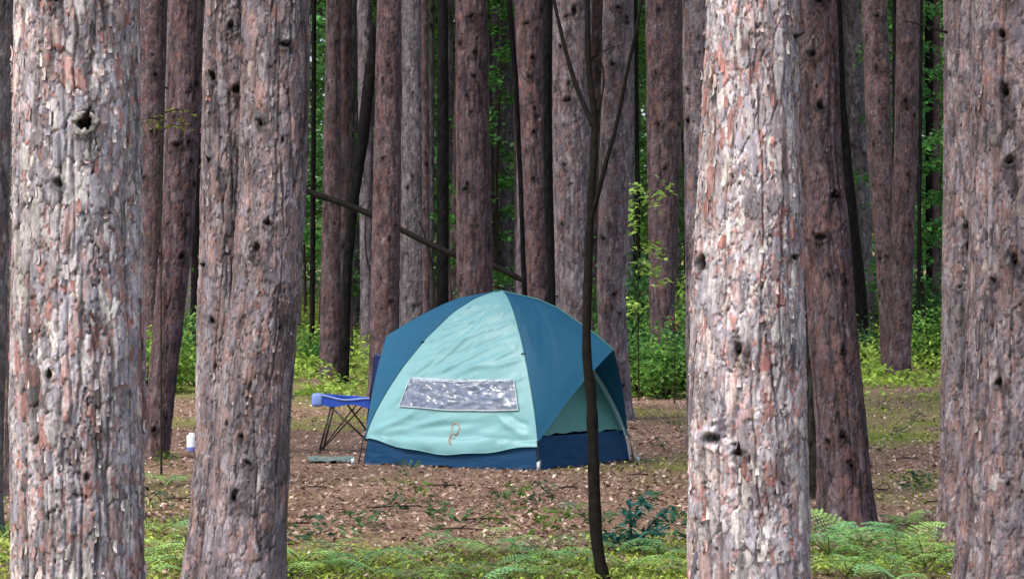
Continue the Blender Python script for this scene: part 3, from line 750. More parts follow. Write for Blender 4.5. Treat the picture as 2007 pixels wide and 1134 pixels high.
# ------------------------------------------------------------------ ferns: fronds as separate parts
def frond_mesh(seed, L=.5, base=(.10, .235, .055)):
    r = np.random.RandomState(seed); Vs = []; Qs = []; Cs = []; o = 0
    np_ = 13
    def rach(t): return np.array([L * t, 0, .34 * L * math.sin(t * 2.2) ** 1 * (1 - .35 * t)])
    v, q = tube([rach(t) for t in np.linspace(0, 1, 8)], np.linspace(.004, .001, 8), 4, caps=False)
    Vs.append(v); Qs.append(q); Cs.append(np.tile([.10, .14, .04], (len(v), 1))); o += len(v)
    for i in range(np_):
        t = .22 + .76 * i / (np_ - 1); ln = L * .40 * (1 - ((i) / np_) ** 1.4) * (.85 + .2 * r.rand())
        for s in (-1, 1):
            p0 = rach(t); nl = max(3, int(ln / .022)); droop = .12 + .2 * r.rand(); shade = .8 + .4 * r.rand()
            d = np.array([.35, s * .93, 0])
            for k in range(nl):
                q_ = (k + .5) / nl
                c = p0 + d * ln * q_ + [0, 0, -droop * ln * q_ ** 2]
                wdt = .036 * (1 - .7 * q_) + .006
                hl = ln / nl * .5
                e = np.array([1, -s * .25, 0]); dz = r.uniform(-.003, .003)
                V = np.array([c - d * hl * .9, c + e * wdt * .5 + [0, 0, dz], c + d * hl * .9, c - e * wdt * .5 - [0, 0, dz]])
                Vs.append(V); Qs.append(np.array([[0, 1, 2, 3]]) + o); o += 4
                Cs.append(np.tile(np.array(base) * shade * r.uniform(.75, 1.3), (4, 1)))
    me = mesh_from('frond', np.vstack(Vs), np.vstack(Qs), np.vstack(Cs)); me.materials.append(M_LEAF)
    return me
FR = [frond_mesh(400 + i, .42 + .06 * i, [(.34, .60, .20), (.26, .54, .22), (.40, .62, .18), (.06, .22, .15)][i]) for i in range(4)]
def fern(px, py, s, nf, label, group, seed, dark=False, spread=.35):
    r = random.Random(seed)
    D = F * H / (py - CY)
    x = wx(px, D)
    t = thing('fern', label, 'fern', (x, D, float(ground_z(np.array(x), np.array(D)))), group)
    for i in range(nf):
        o = link('frond', FR[3] if dark else FR[r.randrange(3)], parent=t)
        a = 6.283 * (i + r.uniform(-.3, .3)) / nf
        o.rotation_euler = (r.uniform(-.25, .25), r.uniform(-spread, .1), a)
        ss = s * r.uniform(.75, 1.2); o.scale = (ss, ss, ss); o.location = (0, 0, r.uniform(0, .03))
    st = []
    return t
GF = 'light green ferns carpeting the foreground'
fern(1625, 1095, .95, 7, 'lush fern in front of the straight dark trunk, leftmost of its patch', 'ferns at the foot of the straight dark trunk', 1)
fern(1690, 1088, .95, 7, 'lush fern in the middle of the patch by the straight dark trunk', 'ferns at the foot of the straight dark trunk', 2)
fern(1760, 1098, .9, 7, 'lush fern right of the foot of the straight dark trunk', 'ferns at the foot of the straight dark trunk', 3)
fern(1815, 1120, .9, 6, 'lush fern reaching toward the rosy trunk at the right', 'ferns at the foot of the straight dark trunk', 4)
fern(1660, 1135, .8, 7, 'front fern of the patch beside the bright pale trunk foot', 'ferns at the foot of the straight dark trunk', 5)
fern(1745, 1145, .8, 6, 'front fern cut by the bottom edge at the right', 'ferns at the foot of the straight dark trunk', 6)
fern(1780, 1035, .45, 5, 'small fern behind the right-hand patch', 'ferns at the foot of the straight dark trunk', 7)
rr_ = random.Random(77)
lo = [(595, 1105, 'pale fern close against the right foot of the twin pines'), (640, 1085, 'fern one step right of the twin pines on bright moss'), (690, 1110, 'low fern at the bottom below the chair'),
      (735, 1130, 'fern cut by the bottom edge below the left tent corner'), (860, 1090, 'fern below the printed emblem of the tent'), (905, 1128, 'fern on the bottom edge below the tent window'),
      (960, 1085, 'bright fern below the middle of the tent front'), (1010, 1110, 'flat fern below and left of the near tent corner'), (1060, 1095, 'fern straight below the near tent corner'),
      (1090, 1130, 'fern on the bottom edge left of the forked sapling'), (1240, 1120, 'fern in front of the bluish seedling'), (1300, 1090, 'fern between the bluish seedling and the bright pale trunk'),
      (1330, 1128, 'fern at the bottom touching the bright pale trunk right of the tent'), (310, 1055, 'upper fern between the massive pale trunk and the twin pines'), (345, 1080, 'fern against the left foot of the twin pines'),
      (305, 1110, 'fern against the right foot of the massive pale trunk'), (350, 1125, 'lowest fern between the massive pale trunk and the twin pines'), (330, 950, 'small fern below the foot of the leaning reddish trunk'),
      (8, 1060, 'fern at the left edge above another'), (14, 1110, 'fern in the bottom left corner'), (570, 1130, 'fern in the bottom corner beside the twin pines'), (790, 1100, 'fern below the left part of the tent skirt'),
      (1140, 1110, 'fern just left of the forked sapling foot'), (1205, 1080, 'fern just right of the forked sapling foot'), (1000, 1140, 'fern half cut by the bottom edge under the tent middle'), (830, 1145, 'fern half cut by the bottom edge under the emblem')]
for i, (px, py, lb_) in enumerate(lo):
    fern(px, py, rr_.uniform(.42, .85), rr_.choice([4, 5, 6]), lb_, GF, 50 + i, spread=.05)
fern(1140, 1010, .45, 5, 'bluish green seedling leaning on the left of the sapling foot', None, 90, True)

# dark bluish seedling right of the sapling
def seedling():
    D = 15.6; bx = wx(1235, D)
    t = thing('leafy_seedling', 'bluish dark green leafy seedling spreading right of the sapling foot', 'plant', (bx, D, 0))
    r = np.random.RandomState(91)
    tips = [((1240, 1115), (1232, 985)), ((1238, 1080), (1312, 1000)), ((1238, 1060), (1180, 1050)), ((1240, 1095), (1285, 1030)), ((1236, 1090), (1195, 1095)), ((1238, 1030), (1262, 975))]
    segs = []; C = []
    for i, (a, b) in enumerate(tips):
        A = np.array([wx(a[0], D) - bx, 0, max(0, wz(a[1], D))]); B = np.array([wx(b[0], D) - bx, r.uniform(-.2, .2), wz(b[1], D)])
        segs.append(([A, (A + B) / 2 + [0, 0, .03], B], [.006, .004, .002]))
        for q in np.linspace(.3, 1.05, 26): C.append(A * (1 - q) + B * q + r.randn(3) * [.028, .04, .018])
    C = np.array(C)
    cols = np.array([.05, .19, .15]) * (.6 + .9 * r.rand(len(C), 1))
    o = tube_mesh('stem', [([np.array([0, 0, 0]), np.array([0, 0, .12]), np.array([0, 0, .28])], [.007, .006, .004])] + segs, 5); o.materials.append(M_STEM); link('stem', o, parent=t)
    V, Q, c = leaf_soup(C, .09 + .04 * r.rand(len(C)), .034, .5, cols, 92, droop=.25)
    me = mesh_from('foliage', V, Q, c); me.materials.append(M_LEAF); link('foliage', me, parent=t)
seedling()

# small herbs dotted on the brown litter below the tent
def herb_mesh(seed, n=26, R=.11, h=.12, base=(.09, .17, .07)):
    r = np.random.RandomState(seed); a = r.rand(n) * 6.28; q = R * r.rand(n) ** .6
    C = np.stack([np.cos(a) * q, np.sin(a) * q, .02 + h * r.rand(n)], -1)
    V, Q, c = leaf_soup(C, .05 + .02 * r.rand(n), .026, .6, np.array(base) * (.6 + .8 * r.rand(n, 1)), seed)
    me = mesh_from('small_plant', V, Q, c); me.materials.append(M_LEAF); return me
HB = [herb_mesh(500 + i, base=[(.09, .17, .07), (.12, .2, .04), (.06, .14, .07)][i]) for i in range(3)]
hs = [(800, 935, 1.), (815, 985, 1.3), (775, 1005, 1.), (850, 1020, 1.), (1020, 990, 1.3), (1060, 985, 1.2), (985, 1000, 1.), (960, 1035, .9), (740, 1040, 1.), (700, 1055, 1.2), (560, 1060, 1.),
      (1290, 880, .8), (1325, 850, 1.), (1345, 1030, 1.), (1790, 955, 1.1), (1815, 960, 1.), (1730, 810, 1.), (1800, 830, 1.), (1760, 860, .9), (330, 915, 1.2), (310, 1000, 1.),
      (1180, 1060, 1.3), (1110, 1040, 1.3), (620, 1065, 1.3), (880, 1055, 1.4), (1050, 1050, 1.5), (1320, 1060, 1.4), (1265, 1000, 1.)]
hl = ['right under the left half of the tent skirt', 'below the printed emblem, upper of two', 'below the left tent corner in the litter', 'below the tent window in the brown litter', 'left of the forked sapling on the litter',
      'between the near tent corner and the sapling', 'below the middle of the tent in the litter', 'at the moss edge under the tent middle', 'at the moss edge under the left tent corner', 'above the ferns below the chair',
      'against the right foot of the twin pines', 'just right of the guy line stake', 'left of the bright pale trunk behind the guy line', 'at the left foot of the bright pale trunk', 'in the clearing right of the fern-foot trunk',
      'next to the rosy trunk in the clearing', 'at the back of the mossy clearing, left one', 'at the back of the mossy clearing, right one', 'in the middle of the mossy clearing', 'between the massive pale trunk and the twin pines, upper one',
      'between the massive pale trunk and the twin pines, lower one', 'right of the forked sapling foot', 'left of the forked sapling foot', 'beside the ferns right of the twin pines', 'above the ferns below the emblem',
      'above the ferns below the near tent corner', 'between the bluish seedling and the bright pale trunk', 'behind the bluish seedling']
for i, (px, py, s) in enumerate(hs):
    D = F * H / (py - CY); x = wx(px, D)
    o = link('small_plant', HB[i % 3], loc=(x, D, float(ground_z(np.array(x), np.array(D)))))
    o.scale = (s, s, s); o.rotation_euler = (0, 0, i * 1.3)
    tag(o, 'small green herb ' + hl[i], 'plant', 'small herbs in the leaf litter')

# leafy twig plant with pale leaves right of the tent, and a red-leaved sprig
def sprig(name, label, D, base_px, tips, n, leaf, base, seed, jit=.05):
    r = np.random.RandomState(seed); bx = wx(base_px[0], D); bz = wz(base_px[1], D)
    t = thing(name, label, 'plant' if name != 'young_hardwood_tree' else 'tree', (bx, D, max(0, bz) if bz < .1 else 0))
    segs = []; C = []
    for i, (a, b) in enumerate(tips):
        A = np.array([wx(a[0], D) - bx, 0, wz(a[1], D)]); B = np.array([wx(b[0], D) - bx, r.uniform(-.2, .2), wz(b[1], D)])
        segs.append(([A, (A + B) / 2 + [0, 0, .04], B], [.012 if i == 0 else .006, .006, .002]))
        if i == 0 and len(tips) > 1: continue
        for q in np.linspace(.15, 1.05, n): C.append(A * (1 - q) + B * q + r.randn(3) * [jit, jit, jit * .7])
    C = np.array(C)
    o = tube_mesh('stem', segs, 5); o.materials.append(M_STEM); link('stem', o, parent=t)
    V, Q, c = leaf_soup(C, leaf * (.7 + .6 * r.rand(len(C))), leaf * .6, .6, np.array(base) * (.55 + .9 * r.rand(len(C), 1)), seed + 1)
    me = mesh_from('foliage', V, Q, c); me.materials.append(M_LEAF); link('foliage', me, parent=t)
sprig('young_hardwood_tree', 'slim sapling with bright leaf sprays at head height right of the tent', 35, (1252, 790),
      [((1252, 790), (1248, 300)), ((1250, 420), (1318, 370)), ((1250, 415), (1218, 400)), ((1250, 450), (1225, 440)), ((1250, 380), (1240, 368)), ((1250, 500), (1290, 490)), ((1250, 520), (1300, 560)), ((1250, 600), (1230, 610))],
      30, .12, [.40, .60, .14], 601, .10)
sprig('leafy_shrub', 'small shrub with a few orange-pink leaves beside the bright pale trunk right of the tent', 33, (1322, 800),
      [((1322, 800), (1322, 625)), ((1322, 650), (1312, 632)), ((1322, 660), (1332, 640))], 6, .06, [.62, .20, .12], 605, .02)
sprig('young_hardwood_tree', 'thin sapling with olive and green leaves crossing the leaning reddish trunk', 22, (316, 930),
      [((316, 930), (312, 200)), ((312, 235), (285, 250)), ((312, 225), (375, 222)), ((312, 260), (365, 250))], 16, .055, [.16, .20, .03], 609, .05)

# ------------------------------------------------------------------ forked dead sapling in front of the tent
def bez(D, pts, r0, r1, bx=0., dy=0., n=None):
    P = np.array([[wx(a, D) - bx, dy * i / max(1, len(pts) - 1), wz(b, D)] for i, (a, b) in enumerate(pts)])
    t = np.linspace(0, len(P) - 1, n or len(P) * 5); i0 = np.clip(np.floor(t).astype(int), 0, len(P) - 2); f = (t - i0)[:, None]
    Pm = np.vstack([2 * P[0] - P[1], P, 2 * P[-1] - P[-2]])
    a, b, c, d = Pm[i0], Pm[i0 + 1], Pm[i0 + 2], Pm[i0 + 3]
    Q = .5 * ((2 * b) + (-a + c) * f + (2 * a - 5 * b + 4 * c - d) * f ** 2 + (-a + 3 * b - 3 * c + d) * f ** 3)
    return Q, np.linspace(r0, r1, len(Q))
def stem_obj(name, pr, parent, mat, n=9, k=1, lump=.12):
    P, R = pr
    R = R * (1 + lump * (vnoise(np.arange(len(R)) * .9, np.zeros(len(R)), k) - .5) * 2)
    V, Q = tube(P, R, n); me = mesh_from(name, V, Q, smooth=True); me.materials.append(mat); return link(name, me, parent=parent)
M_SAP = flat_mat('sapling_bark', (.012, .010, .008), .85, spec=.1, noise=.45, nscale=26, bump=.8)
M_POLE = flat_mat('dead_pole_wood', (.020, .017, .015), .8, spec=.15, noise=.5, nscale=14, bump=.6)
DS = 13.9; sbx = wx(1186, DS)
t = thing('forked_sapling', 'slim dark forked sapling standing in front of the tent right side', 'tree', (sbx, DS, 0))
stem_obj('trunk', bez(DS, [(1196, 1180), (1180, 1120), (1168, 1040), (1163, 900), (1159, 780), (1150, 690), (1152, 560), (1158, 400), (1166, 250), (1154, 130), (1151, -30)], .040, .014, sbx), t, M_SAP, 14, 1)
stem_obj('branch', bez(DS, [(1165, 250), (1145, 205), (1128, 160), (1108, 90), (1090, 10), (1082, -40)], .016, .008, sbx, .2), t, M_SAP, 8, 2)
stem_obj('branch', bez(DS, [(1157, 430), (1172, 380), (1187, 320), (1206, 250), (1226, 150), (1243, 70), (1262, -30)], .015, .008, sbx, -.2), t, M_SAP, 8, 3)
stem_obj('branch', bez(DS, [(1168, 240), (1180, 190), (1184, 140), (1172, 110)], .008, .004, sbx, .1), t, M_SAP, 6, 4)
stem_obj('branch', bez(DS, [(1152, 122), (1180, 100), (1215, 85)], .006, .002, sbx, .1), t, M_SAP, 6, 5)

# leaning dead pole behind the near trunks
DP = 39.
lb = thing('dead_branch', 'long dead pole hung slanting among the trunks behind the tent', 'branch', (wx(600, DP), DP, 0))
pbx = wx(600, DP)
stem_obj('pole', bez(DP, [(480, 320), (550, 350), (612, 378), (670, 398), (728, 421), (790, 452), (880, 495), (965, 520), (1030, 552), (1110, 590)], .052, .042, pbx, n=70), lb, M_POLE, 9, 8)
stem_obj('twig', bez(DP, [(880, 495), (882, 540), (886, 590)], .010, .006, pbx), lb, M_POLE, 6, 9)
stem_obj('twig', bez(DP, [(700, 410), (718, 396), (738, 390)], .010, .004, pbx), lb, M_POLE, 6, 9)
t = thing('dead_snag', 'thin crooked dead stick rising behind the dead pole left of the thin black trunk', 'branch', (wx(850, 44), 44, 0))
stem_obj('stick', bez(44, [(856, 740), (852, 600), (846, 520), (832, 460), (820, 432)], .035, .014, wx(850, 44)), t, M_POLE, 7, 11)
t = thing('dead_snag', 'thin crooked dead stick hanging beside the sturdy red trunk under the dead pole', 'branch', (wx(724, 44), 44, 0))
stem_obj('stick', bez(44, [(730, 740), (728, 560), (718, 500), (716, 440), (722, 400)], .02, .012, wx(724, 44)), t, M_POLE, 7, 12)
t = thing('dead_branch', 'short dead branch poking left from the rosy trunk at upper right', 'branch', (wx(1850, 16.2), 16.2, wz(60, 16.2)))
stem_obj('stick', (lambda q: (q[0] - [0, 0, wz(60, 16.2)], q[1]))(bez(16.2, [(1856, 64), (1815, 54), (1768, 44)], .010, .004, wx(1850, 16.2), -.1)), t, M_POLE, 7, 13)

# ------------------------------------------------------------------ tent
L_ = np.array([-1.39, 23.30, 0]); N_ = np.array([.234, 22.53, 0]); R_ = np.array([1.12, 23.70, 0]); B_ = L_ + R_ - N_
B_ = B_ + np.array([0, .15, 0])
C_ = (L_ + N_ + R_ + B_) / 4; C_[0] = -.105
TT = np.array([0, .035, .10, .19, .30, .47, .655, .81, .93, 1.0]); ZT = np.array([0, .25, .46, .67, .885, 1.155, 1.385, 1.515, 1.572, 1.585])
def Zt(t): return np.interp(t, TT, ZT)
_tt = np.linspace(0, 1, 200); _zz = np.interp(_tt, TT, ZT)
_k = np.ones(13) / 13; _zz[8:] = np.convolve(np.pad(_zz, 6, mode='edge'), _k, 'valid')[8:]
def Zt(t): return np.interp(t, _tt, _zz)
def pole(c, t, s=1.):
    t = np.asarray(t, float)
    p = c + (C_ - c) * t[..., None]; q = p.copy(); q[..., 2] = Zt(t)
    q = C_ * [1, 1, 0] + (q - C_ * [1, 1, 0]) * s
    q[..., 2] = Zt(t) * (1 - (1 - s) * .6)
    return q
def t_of_z(z): return np.interp(z, _zz, _tt)
def wrinkle(a, b, amp, k):
    n1 = 1 - np.abs(fbm(a * 1., b * 1., k, 3) - .5) * 4
    return amp * np.clip(n1, -1, 1)
def face_panel(A, Bc, hem, nu=110, nv=90, s=1., bulge=.035, wr=.006, k=90):
    u = np.linspace(0, 1, nu); v = np.linspace(0, 1, nv); U, Vv = np.meshgrid(u, v)
    th = t_of_z(hem(U)); T = th + (1 - th) * Vv
    P = pole(A, T, s) * (1 - U[..., None]) + pole(Bc, T, s) * U[..., None]
    du = np.gradient(P, axis=1); dv = np.gradient(P, axis=0); nn = np.cross(du, dv); ln = np.linalg.norm(nn, axis=-1, keepdims=True); nn = nn / np.maximum(ln, 1e-9)
    out = P - (C_ * [1, 1, 0] + [0, 0, .5]); sg = np.sign((nn * out).sum(-1, keepdims=True)); nn = nn * sg
    e = np.sin(np.pi * U) * (1 - Vv ** 4)
    # creases fan out of the lower left corner, climbing to the right
    ang = np.arctan2(Vv * 1.5 + .12, U + .15); rd = np.hypot(U, Vv)
    w1 = wrinkle(ang * 9, rd * 1.1, wr, k) * np.clip(rd * 1.6, 0, 1)
    w2 = wrinkle((Vv * 1.5 - U * .42) * 9, (U + Vv * .4) * 1.3, wr * .8, k + 5)
    low = np.exp(-Vv * 14); w3 = wrinkle(U * 1.2 + Vv * 1, Vv * 34, wr * 1.2, k + 9) * low
    P = P + nn * (bulge * e * (1 - .6 * Vv) + (w1 + w2 + w3) * np.clip(e * 2.5, 0, 1))[..., None]
    return P, nn
def panel_obj(name, P, mat, parent, thick=True):
    nr, nc = P.shape[:2]
    me = mesh_from(name, P.reshape(-1, 3), grid_quads(nr, nc), smooth=True)
    o = link(name, me, mat, parent)
    return o
tent = thing('dome_tent', 'light teal dome tent with dark teal sides and navy skirt standing on leaf litter', 'tent', (float(C_[0]), float(C_[1]), 0))
TO = -C_ * [1, 1, 0]
def hem_front(U):
    return .245 * (1 - U) + .215 * U - .115 * np.sin(np.pi * np.clip(U, 0, 1)) ** 1.3 * (1 - .1 * U) + .006 * np.sin(U * 23)
PF, NF = face_panel(L_, N_, hem_front, 190, 170, 1.0, .03, .0085, 90)
_fu = CX + PF[..., 0] / PF[..., 1] * F; _fv = CY - (PF[..., 2] - H) / PF[..., 1] * F
cre = [(822, 672, 939, 622, 5, .012), (833, 655, 960, 605, 4, .010), (800, 705, 960, 640, 6, .012), (860, 700, 1030, 640, 5, -.010), (882, 736, 1020, 676, 6, .014), (840, 735, 990, 660, 4, .010),
       (723, 846, 830, 795, 6, .018), (735, 850, 905, 808, 6, .018), (760, 838, 960, 822, 6, -.014), (740, 855, 900, 880, 5, .014), (795, 862, 1040, 858, 5, .014), (850, 878, 1045, 868, 4, .013),
       (970, 812, 1050, 862, 6, .014), (990, 806, 1048, 835, 5, -.012), (800, 735, 860, 690, 5, .010), (945, 650, 1040, 610, 5, .009), (900, 600, 985, 590, 5, .008), (780, 875, 860, 872, 4, .012), (930, 845, 1048, 850, 4, .012),
       (870, 640, 1010, 600, 4, .008), (905, 720, 1035, 700, 5, .009), (760, 800, 800, 745, 5, .010)]
_rc = np.random.RandomState(66)
for _i in range(26):
    a_ = _rc.uniform(760, 1000); b_ = _rc.uniform(600, 880); l_ = _rc.uniform(30, 110); sl_ = _rc.uniform(-.5, -.2) if b_ < 800 else _rc.uniform(-.2, .2)
    cre.append((a_, b_, a_ + l_, b_ + l_ * sl_, _rc.uniform(2.5, 5), _rc.uniform(-.008, .009)))
_disp = np.zeros(_fu.shape)
for (x0, y0, x1, y1, w_, a_) in cre:
    dx, dy = x1 - x0, y1 - y0; ln_ = math.hypot(dx, dy)
    t_ = ((_fu - x0) * dx + (_fv - y0) * dy) / ln_ ** 2
    curve = 5 * np.sin(np.pi * np.clip(t_, 0, 1))
    d_ = ((_fu - x0) * dy - (_fv - y0) * dx) / ln_ + curve
    _disp += a_ * np.exp(-(d_ / w_) ** 2) * np.clip(t_ * 5, 0, 1) * np.clip((1 - t_) * 4, 0, 1)
_e = np.minimum(1, 6 * np.sin(np.pi * np.linspace(0, 1, PF.shape[1])))[None, :]
PF = PF + NF * (_disp * _e)[..., None]
panel_obj('front_fly_panel', PF + TO, M_TEAL, tent)
PBk, _ = face_panel(R_, B_, lambda U: .24 - .08 * np.sin(np.pi * U), 40, 40)
panel_obj('back_fly_panel', PBk + TO, M_TEAL, tent)
RT = np.array([0, .34, .51, .68, .85, 1.0])
def side_panel(A, Bc, tip, zr, hemA=.24, hemB=.24, nu=90, nv=70, k=130):
    """roof panel between two corner poles with a brow pole carried out to tip"""
    v = np.linspace(0, 1, nv); w = np.linspace(-1, 1, nu)
    W, Vv = np.meshgrid(w, v)
    tA = 1 - Vv * (1 - t_of_z(hemA)); tB = 1 - Vv * (1 - t_of_z(hemB))
    PA = pole(A, tA); PB = pole(Bc, tB)
    rdg = C_ * [1, 1, 0] * (1 - Vv[..., None]) + np.array([tip[0], tip[1], 0]) * Vv[..., None]
    rdg[..., 2] = np.interp(Vv, RT, zr)
    a = np.abs(W)[..., None]
    E = np.where(W[..., None] < 0, PA, PB)
    P = rdg * (1 - a) + E * a
    # pull the hem gently up between tip and corners, fabric sags between poles
    P[..., 2] += .05 * np.sin(np.pi * np.abs(W)) * Vv ** 3
    cen = C_ * [1, 1, 0] + [0, 0, .4]; d = P - cen; d /= np.linalg.norm(d, axis=-1, keepdims=True)
    e = np.sin(np.pi * np.abs(W)) * np.sin(np.pi * np.clip(Vv, 0, 1) * .9)
    P = P + d * ((wrinkle(np.arctan2(W, Vv + .1) * 6, Vv * 1.5, .005, k) + .012) * np.clip(e * 2, 0, 1))[..., None]
    return P
TIP_R = np.array([.92, 23.02, 1.06]); TIP_L = np.array([-1.18, 23.98, 1.17])
zR = [1.585, 1.505, 1.43, 1.31, 1.19, 1.06]; zL = [1.585, 1.53, 1.46, 1.37, 1.27, 1.17]
PR = side_panel(N_, R_, TIP_R, zR); panel_obj('side_fly_panel', PR + TO, M_BLUE, tent)
PL = side_panel(L_, B_, TIP_L, zL, k=150); panel_obj('side_fly_panel', PL + TO, M_BLUE, tent)
# inner tent: navy skirt below, muted teal walls above, each wall its own part
def wall(A, Bc, z0, z1, s, sag=0., k=170, wr=.006):
    u = np.linspace(0, 1, 70); v = np.linspace(0, 1, 30); U, Vv = np.meshgrid(u, v)
    Z = z0 + (z1 - z0) * Vv; T = t_of_z(np.maximum(Z, 0))
    P = pole(A, T, s) * (1 - U[..., None]) + pole(Bc, T, s) * U[..., None]
    mid = (A + Bc) / 2 - C_; mid = mid * [1, 1, 0]; mid /= np.linalg.norm(mid)
    b = (.035 * np.sin(np.pi * U) + wrinkle(U * 5 + Vv * 2, Vv * 3 - U * 2, wr, k)) * (1 - .3 * Vv)
    P = P + mid * b[..., None]
    P[..., 2] -= (.07 * (fbm(U * 7, Vv * 0, k + 2, 3) - .62) + .0) * (1 - Vv) ** 2
    return P
for i, (A, Bc) in enumerate([(L_, N_), (N_, R_), (R_, B_), (B_, L_)]):
    panel_obj('floor_skirt', wall(A, Bc, .0, .30, .975, k=170 + i) + TO, M_NAVY, tent)
    panel_obj('inner_wall', wall(A, Bc, .298, 1.35, .955, k=180 + i, wr=.003) + TO, M_DIM, tent)
# skirt corner gusset flare: small navy foot at each corner
# pole seams
for c in (L_, N_, R_, B_):
    tt_ = np.linspace(t_of_z(.22), .985, 40); P = pole(c, tt_, 1.004)
    me = tube_mesh('pole_sleeve', [(P + TO, np.full(40, .006))], 6); me.materials.append(M_TEAL if c is N_ else M_BLUE); link('pole_sleeve', me, parent=tent)
    tt_ = np.linspace(0, t_of_z(.26), 8); P = pole(c, tt_, 1.01)
    me = tube_mesh('pole_foot', [(P + TO, np.full(8, .006))], 6); me.materials.append(M_BLACK); link('pole_foot', me, parent=tent)
def strip(name, P, w, mat, parent, up=(0, 0, 1)):
    P = np.asarray(P); T = np.gradient(P, axis=0); T /= np.linalg.norm(T, axis=1)[:, None]
    return tube_mesh(name, [(P, np.full(len(P), w))], 5)
# hem tape along the front edge and the right pole, pale piping on right rear pole
me = strip('hem_tape', PF[0] + TO + [0, -.004, 0], .004, None, None); me.materials.append(M_TEAL); link('hem_tape', me, parent=tent)
cvy = (PR[:, 45] + PR[:, 44]) / 2
me = tube_mesh('brow_pole', [(cvy + TO + [0, 0, -.006], np.full(len(cvy), .006))], 5); me.materials.append(M_BLACK); link('brow_pole', me, parent=tent)
cvy = (PL[:, 45] + PL[:, 44]) / 2
me = tube_mesh('brow_pole', [(cvy + TO + [0, 0, -.006], np.full(len(cvy), .006))], 5); me.materials.append(M_BLACK); link('brow_pole', me, parent=tent)
tt_ = np.linspace(t_of_z(.02), t_of_z(.93), 24); P = pole(R_, tt_, .99) + np.array([-.01, -.05, 0])
me = tube_mesh('piping', [(P + TO, np.full(24, .007))], 6); me.materials.append(M_WHITE); link('piping', me, parent=tent)

rc_ = (PR[:, 45] + PR[:, 44]) / 2
me = tube_mesh('ridge_piping', [(rc_ + TO + [0, 0, .006], np.full(len(rc_), .005))], 5); me.materials.append(M_DIM); link('ridge_piping', me, parent=tent)
# window: find where a photo pixel falls on the front panel
def project(P): return CX + P[..., 0] / P[..., 1] * F, CY - (P[..., 2] - H) / P[..., 1] * F
FU, FV = project(PF)
def on_front(px, py, off=.006):
    d = (FU - px) ** 2 + (FV - py) ** 2; i, j = np.unravel_index(np.argmin(d), d.shape)
    return i, j
def front_at(fi, fj, off):
    i0 = np.clip(np.floor(fi).astype(int), 0, PF.shape[0] - 2); j0 = np.clip(np.floor(fj).astype(int), 0, PF.shape[1] - 2)
    a = (fi - i0)[..., None]; b = (fj - j0)[..., None]
    def s(M): return M[i0, j0] * (1 - a) * (1 - b) + M[i0 + 1, j0] * a * (1 - b) + M[i0, j0 + 1] * (1 - a) * b + M[i0 + 1, j0 + 1] * a * b
    return s(PF) + s(NF) * off[..., None]
def patch(corners, nu, nv, off):
    ij = np.array([on_front(*c) for c in corners], float)           # tl, tr, br, bl
    u = np.linspace(0, 1, nu); v = np.linspace(0, 1, nv); U, Vv = np.meshgrid(u, v)
    g = ((1 - U) * (1 - Vv))[..., None] * ij[3] + (U * (1 - Vv))[..., None] * ij[2] + (U * Vv)[..., None] * ij[1] + ((1 - U) * Vv)[..., None] * ij[0]
    return front_at(g[..., 0], g[..., 1], off(U, Vv))
W4 = [(806, 742), (1008, 745), (1016, 804), (784, 794)]
PW = patch(W4, 110, 34, lambda U, V: .012 + .018 * (fbm(U * 15 + V * 3, V * 8, 201, 4) - .5) * np.minimum(1, 8 * np.minimum(np.minimum(U, 1 - U), np.minimum(V, 1 - V))))
win = panel_obj('window', PW + TO, M_VINYL, tent)
for nm, seg in (('top', PW[-1]), ('bottom', PW[0]), ('side', PW[:, 0]), ('side', PW[:, -1])):
    me = tube_mesh('window_piping', [(seg + TO + [0, -.004, 0], np.full(len(seg), .0055 if nm != 'top' else .004))], 5); me.materials.append(M_WHITE)
    link('window_piping', me, parent=win)
# pale mottled strip painting the white sparkle along the window's upper edge
r = np.random.RandomState(8)
Pt = patch([(812, 739), (1000, 743), (1004, 747), (808, 747)], 60, 5, lambda U, V: .016 + .014 * (fbm(U * 18, V * 3, 207, 3) - .5))
panel_obj('window_sparkle', Pt + TO, flat_mat('window_sparkle_film', (.42, .50, .58), .3, noise=.6, nscale=40, bump=.8), tent)
# faded emblem
def pfx(pts, rad):
    ij = np.array([on_front(*p) for p in pts], float); return front_at(ij[:, 0], ij[:, 1], np.full(len(pts), -.006))
em = [(888, 832), (893, 828), (899, 832), (900, 842), (896, 850), (889, 852), (886, 846)]
e1 = pfx(em + [em[0]], 0); e2 = pfx([(887, 834), (884, 848), (881, 862), (884, 872)], 0); e3 = pfx([(896, 850), (891, 858), (886, 864)], 0)
me = tube_mesh('printed_emblem', [(e1 + TO, .012), (e2 + TO, .012), (e3 + TO, .010)], 5); me.materials.append(M_ORANGE); link('printed_emblem', me, parent=tent)
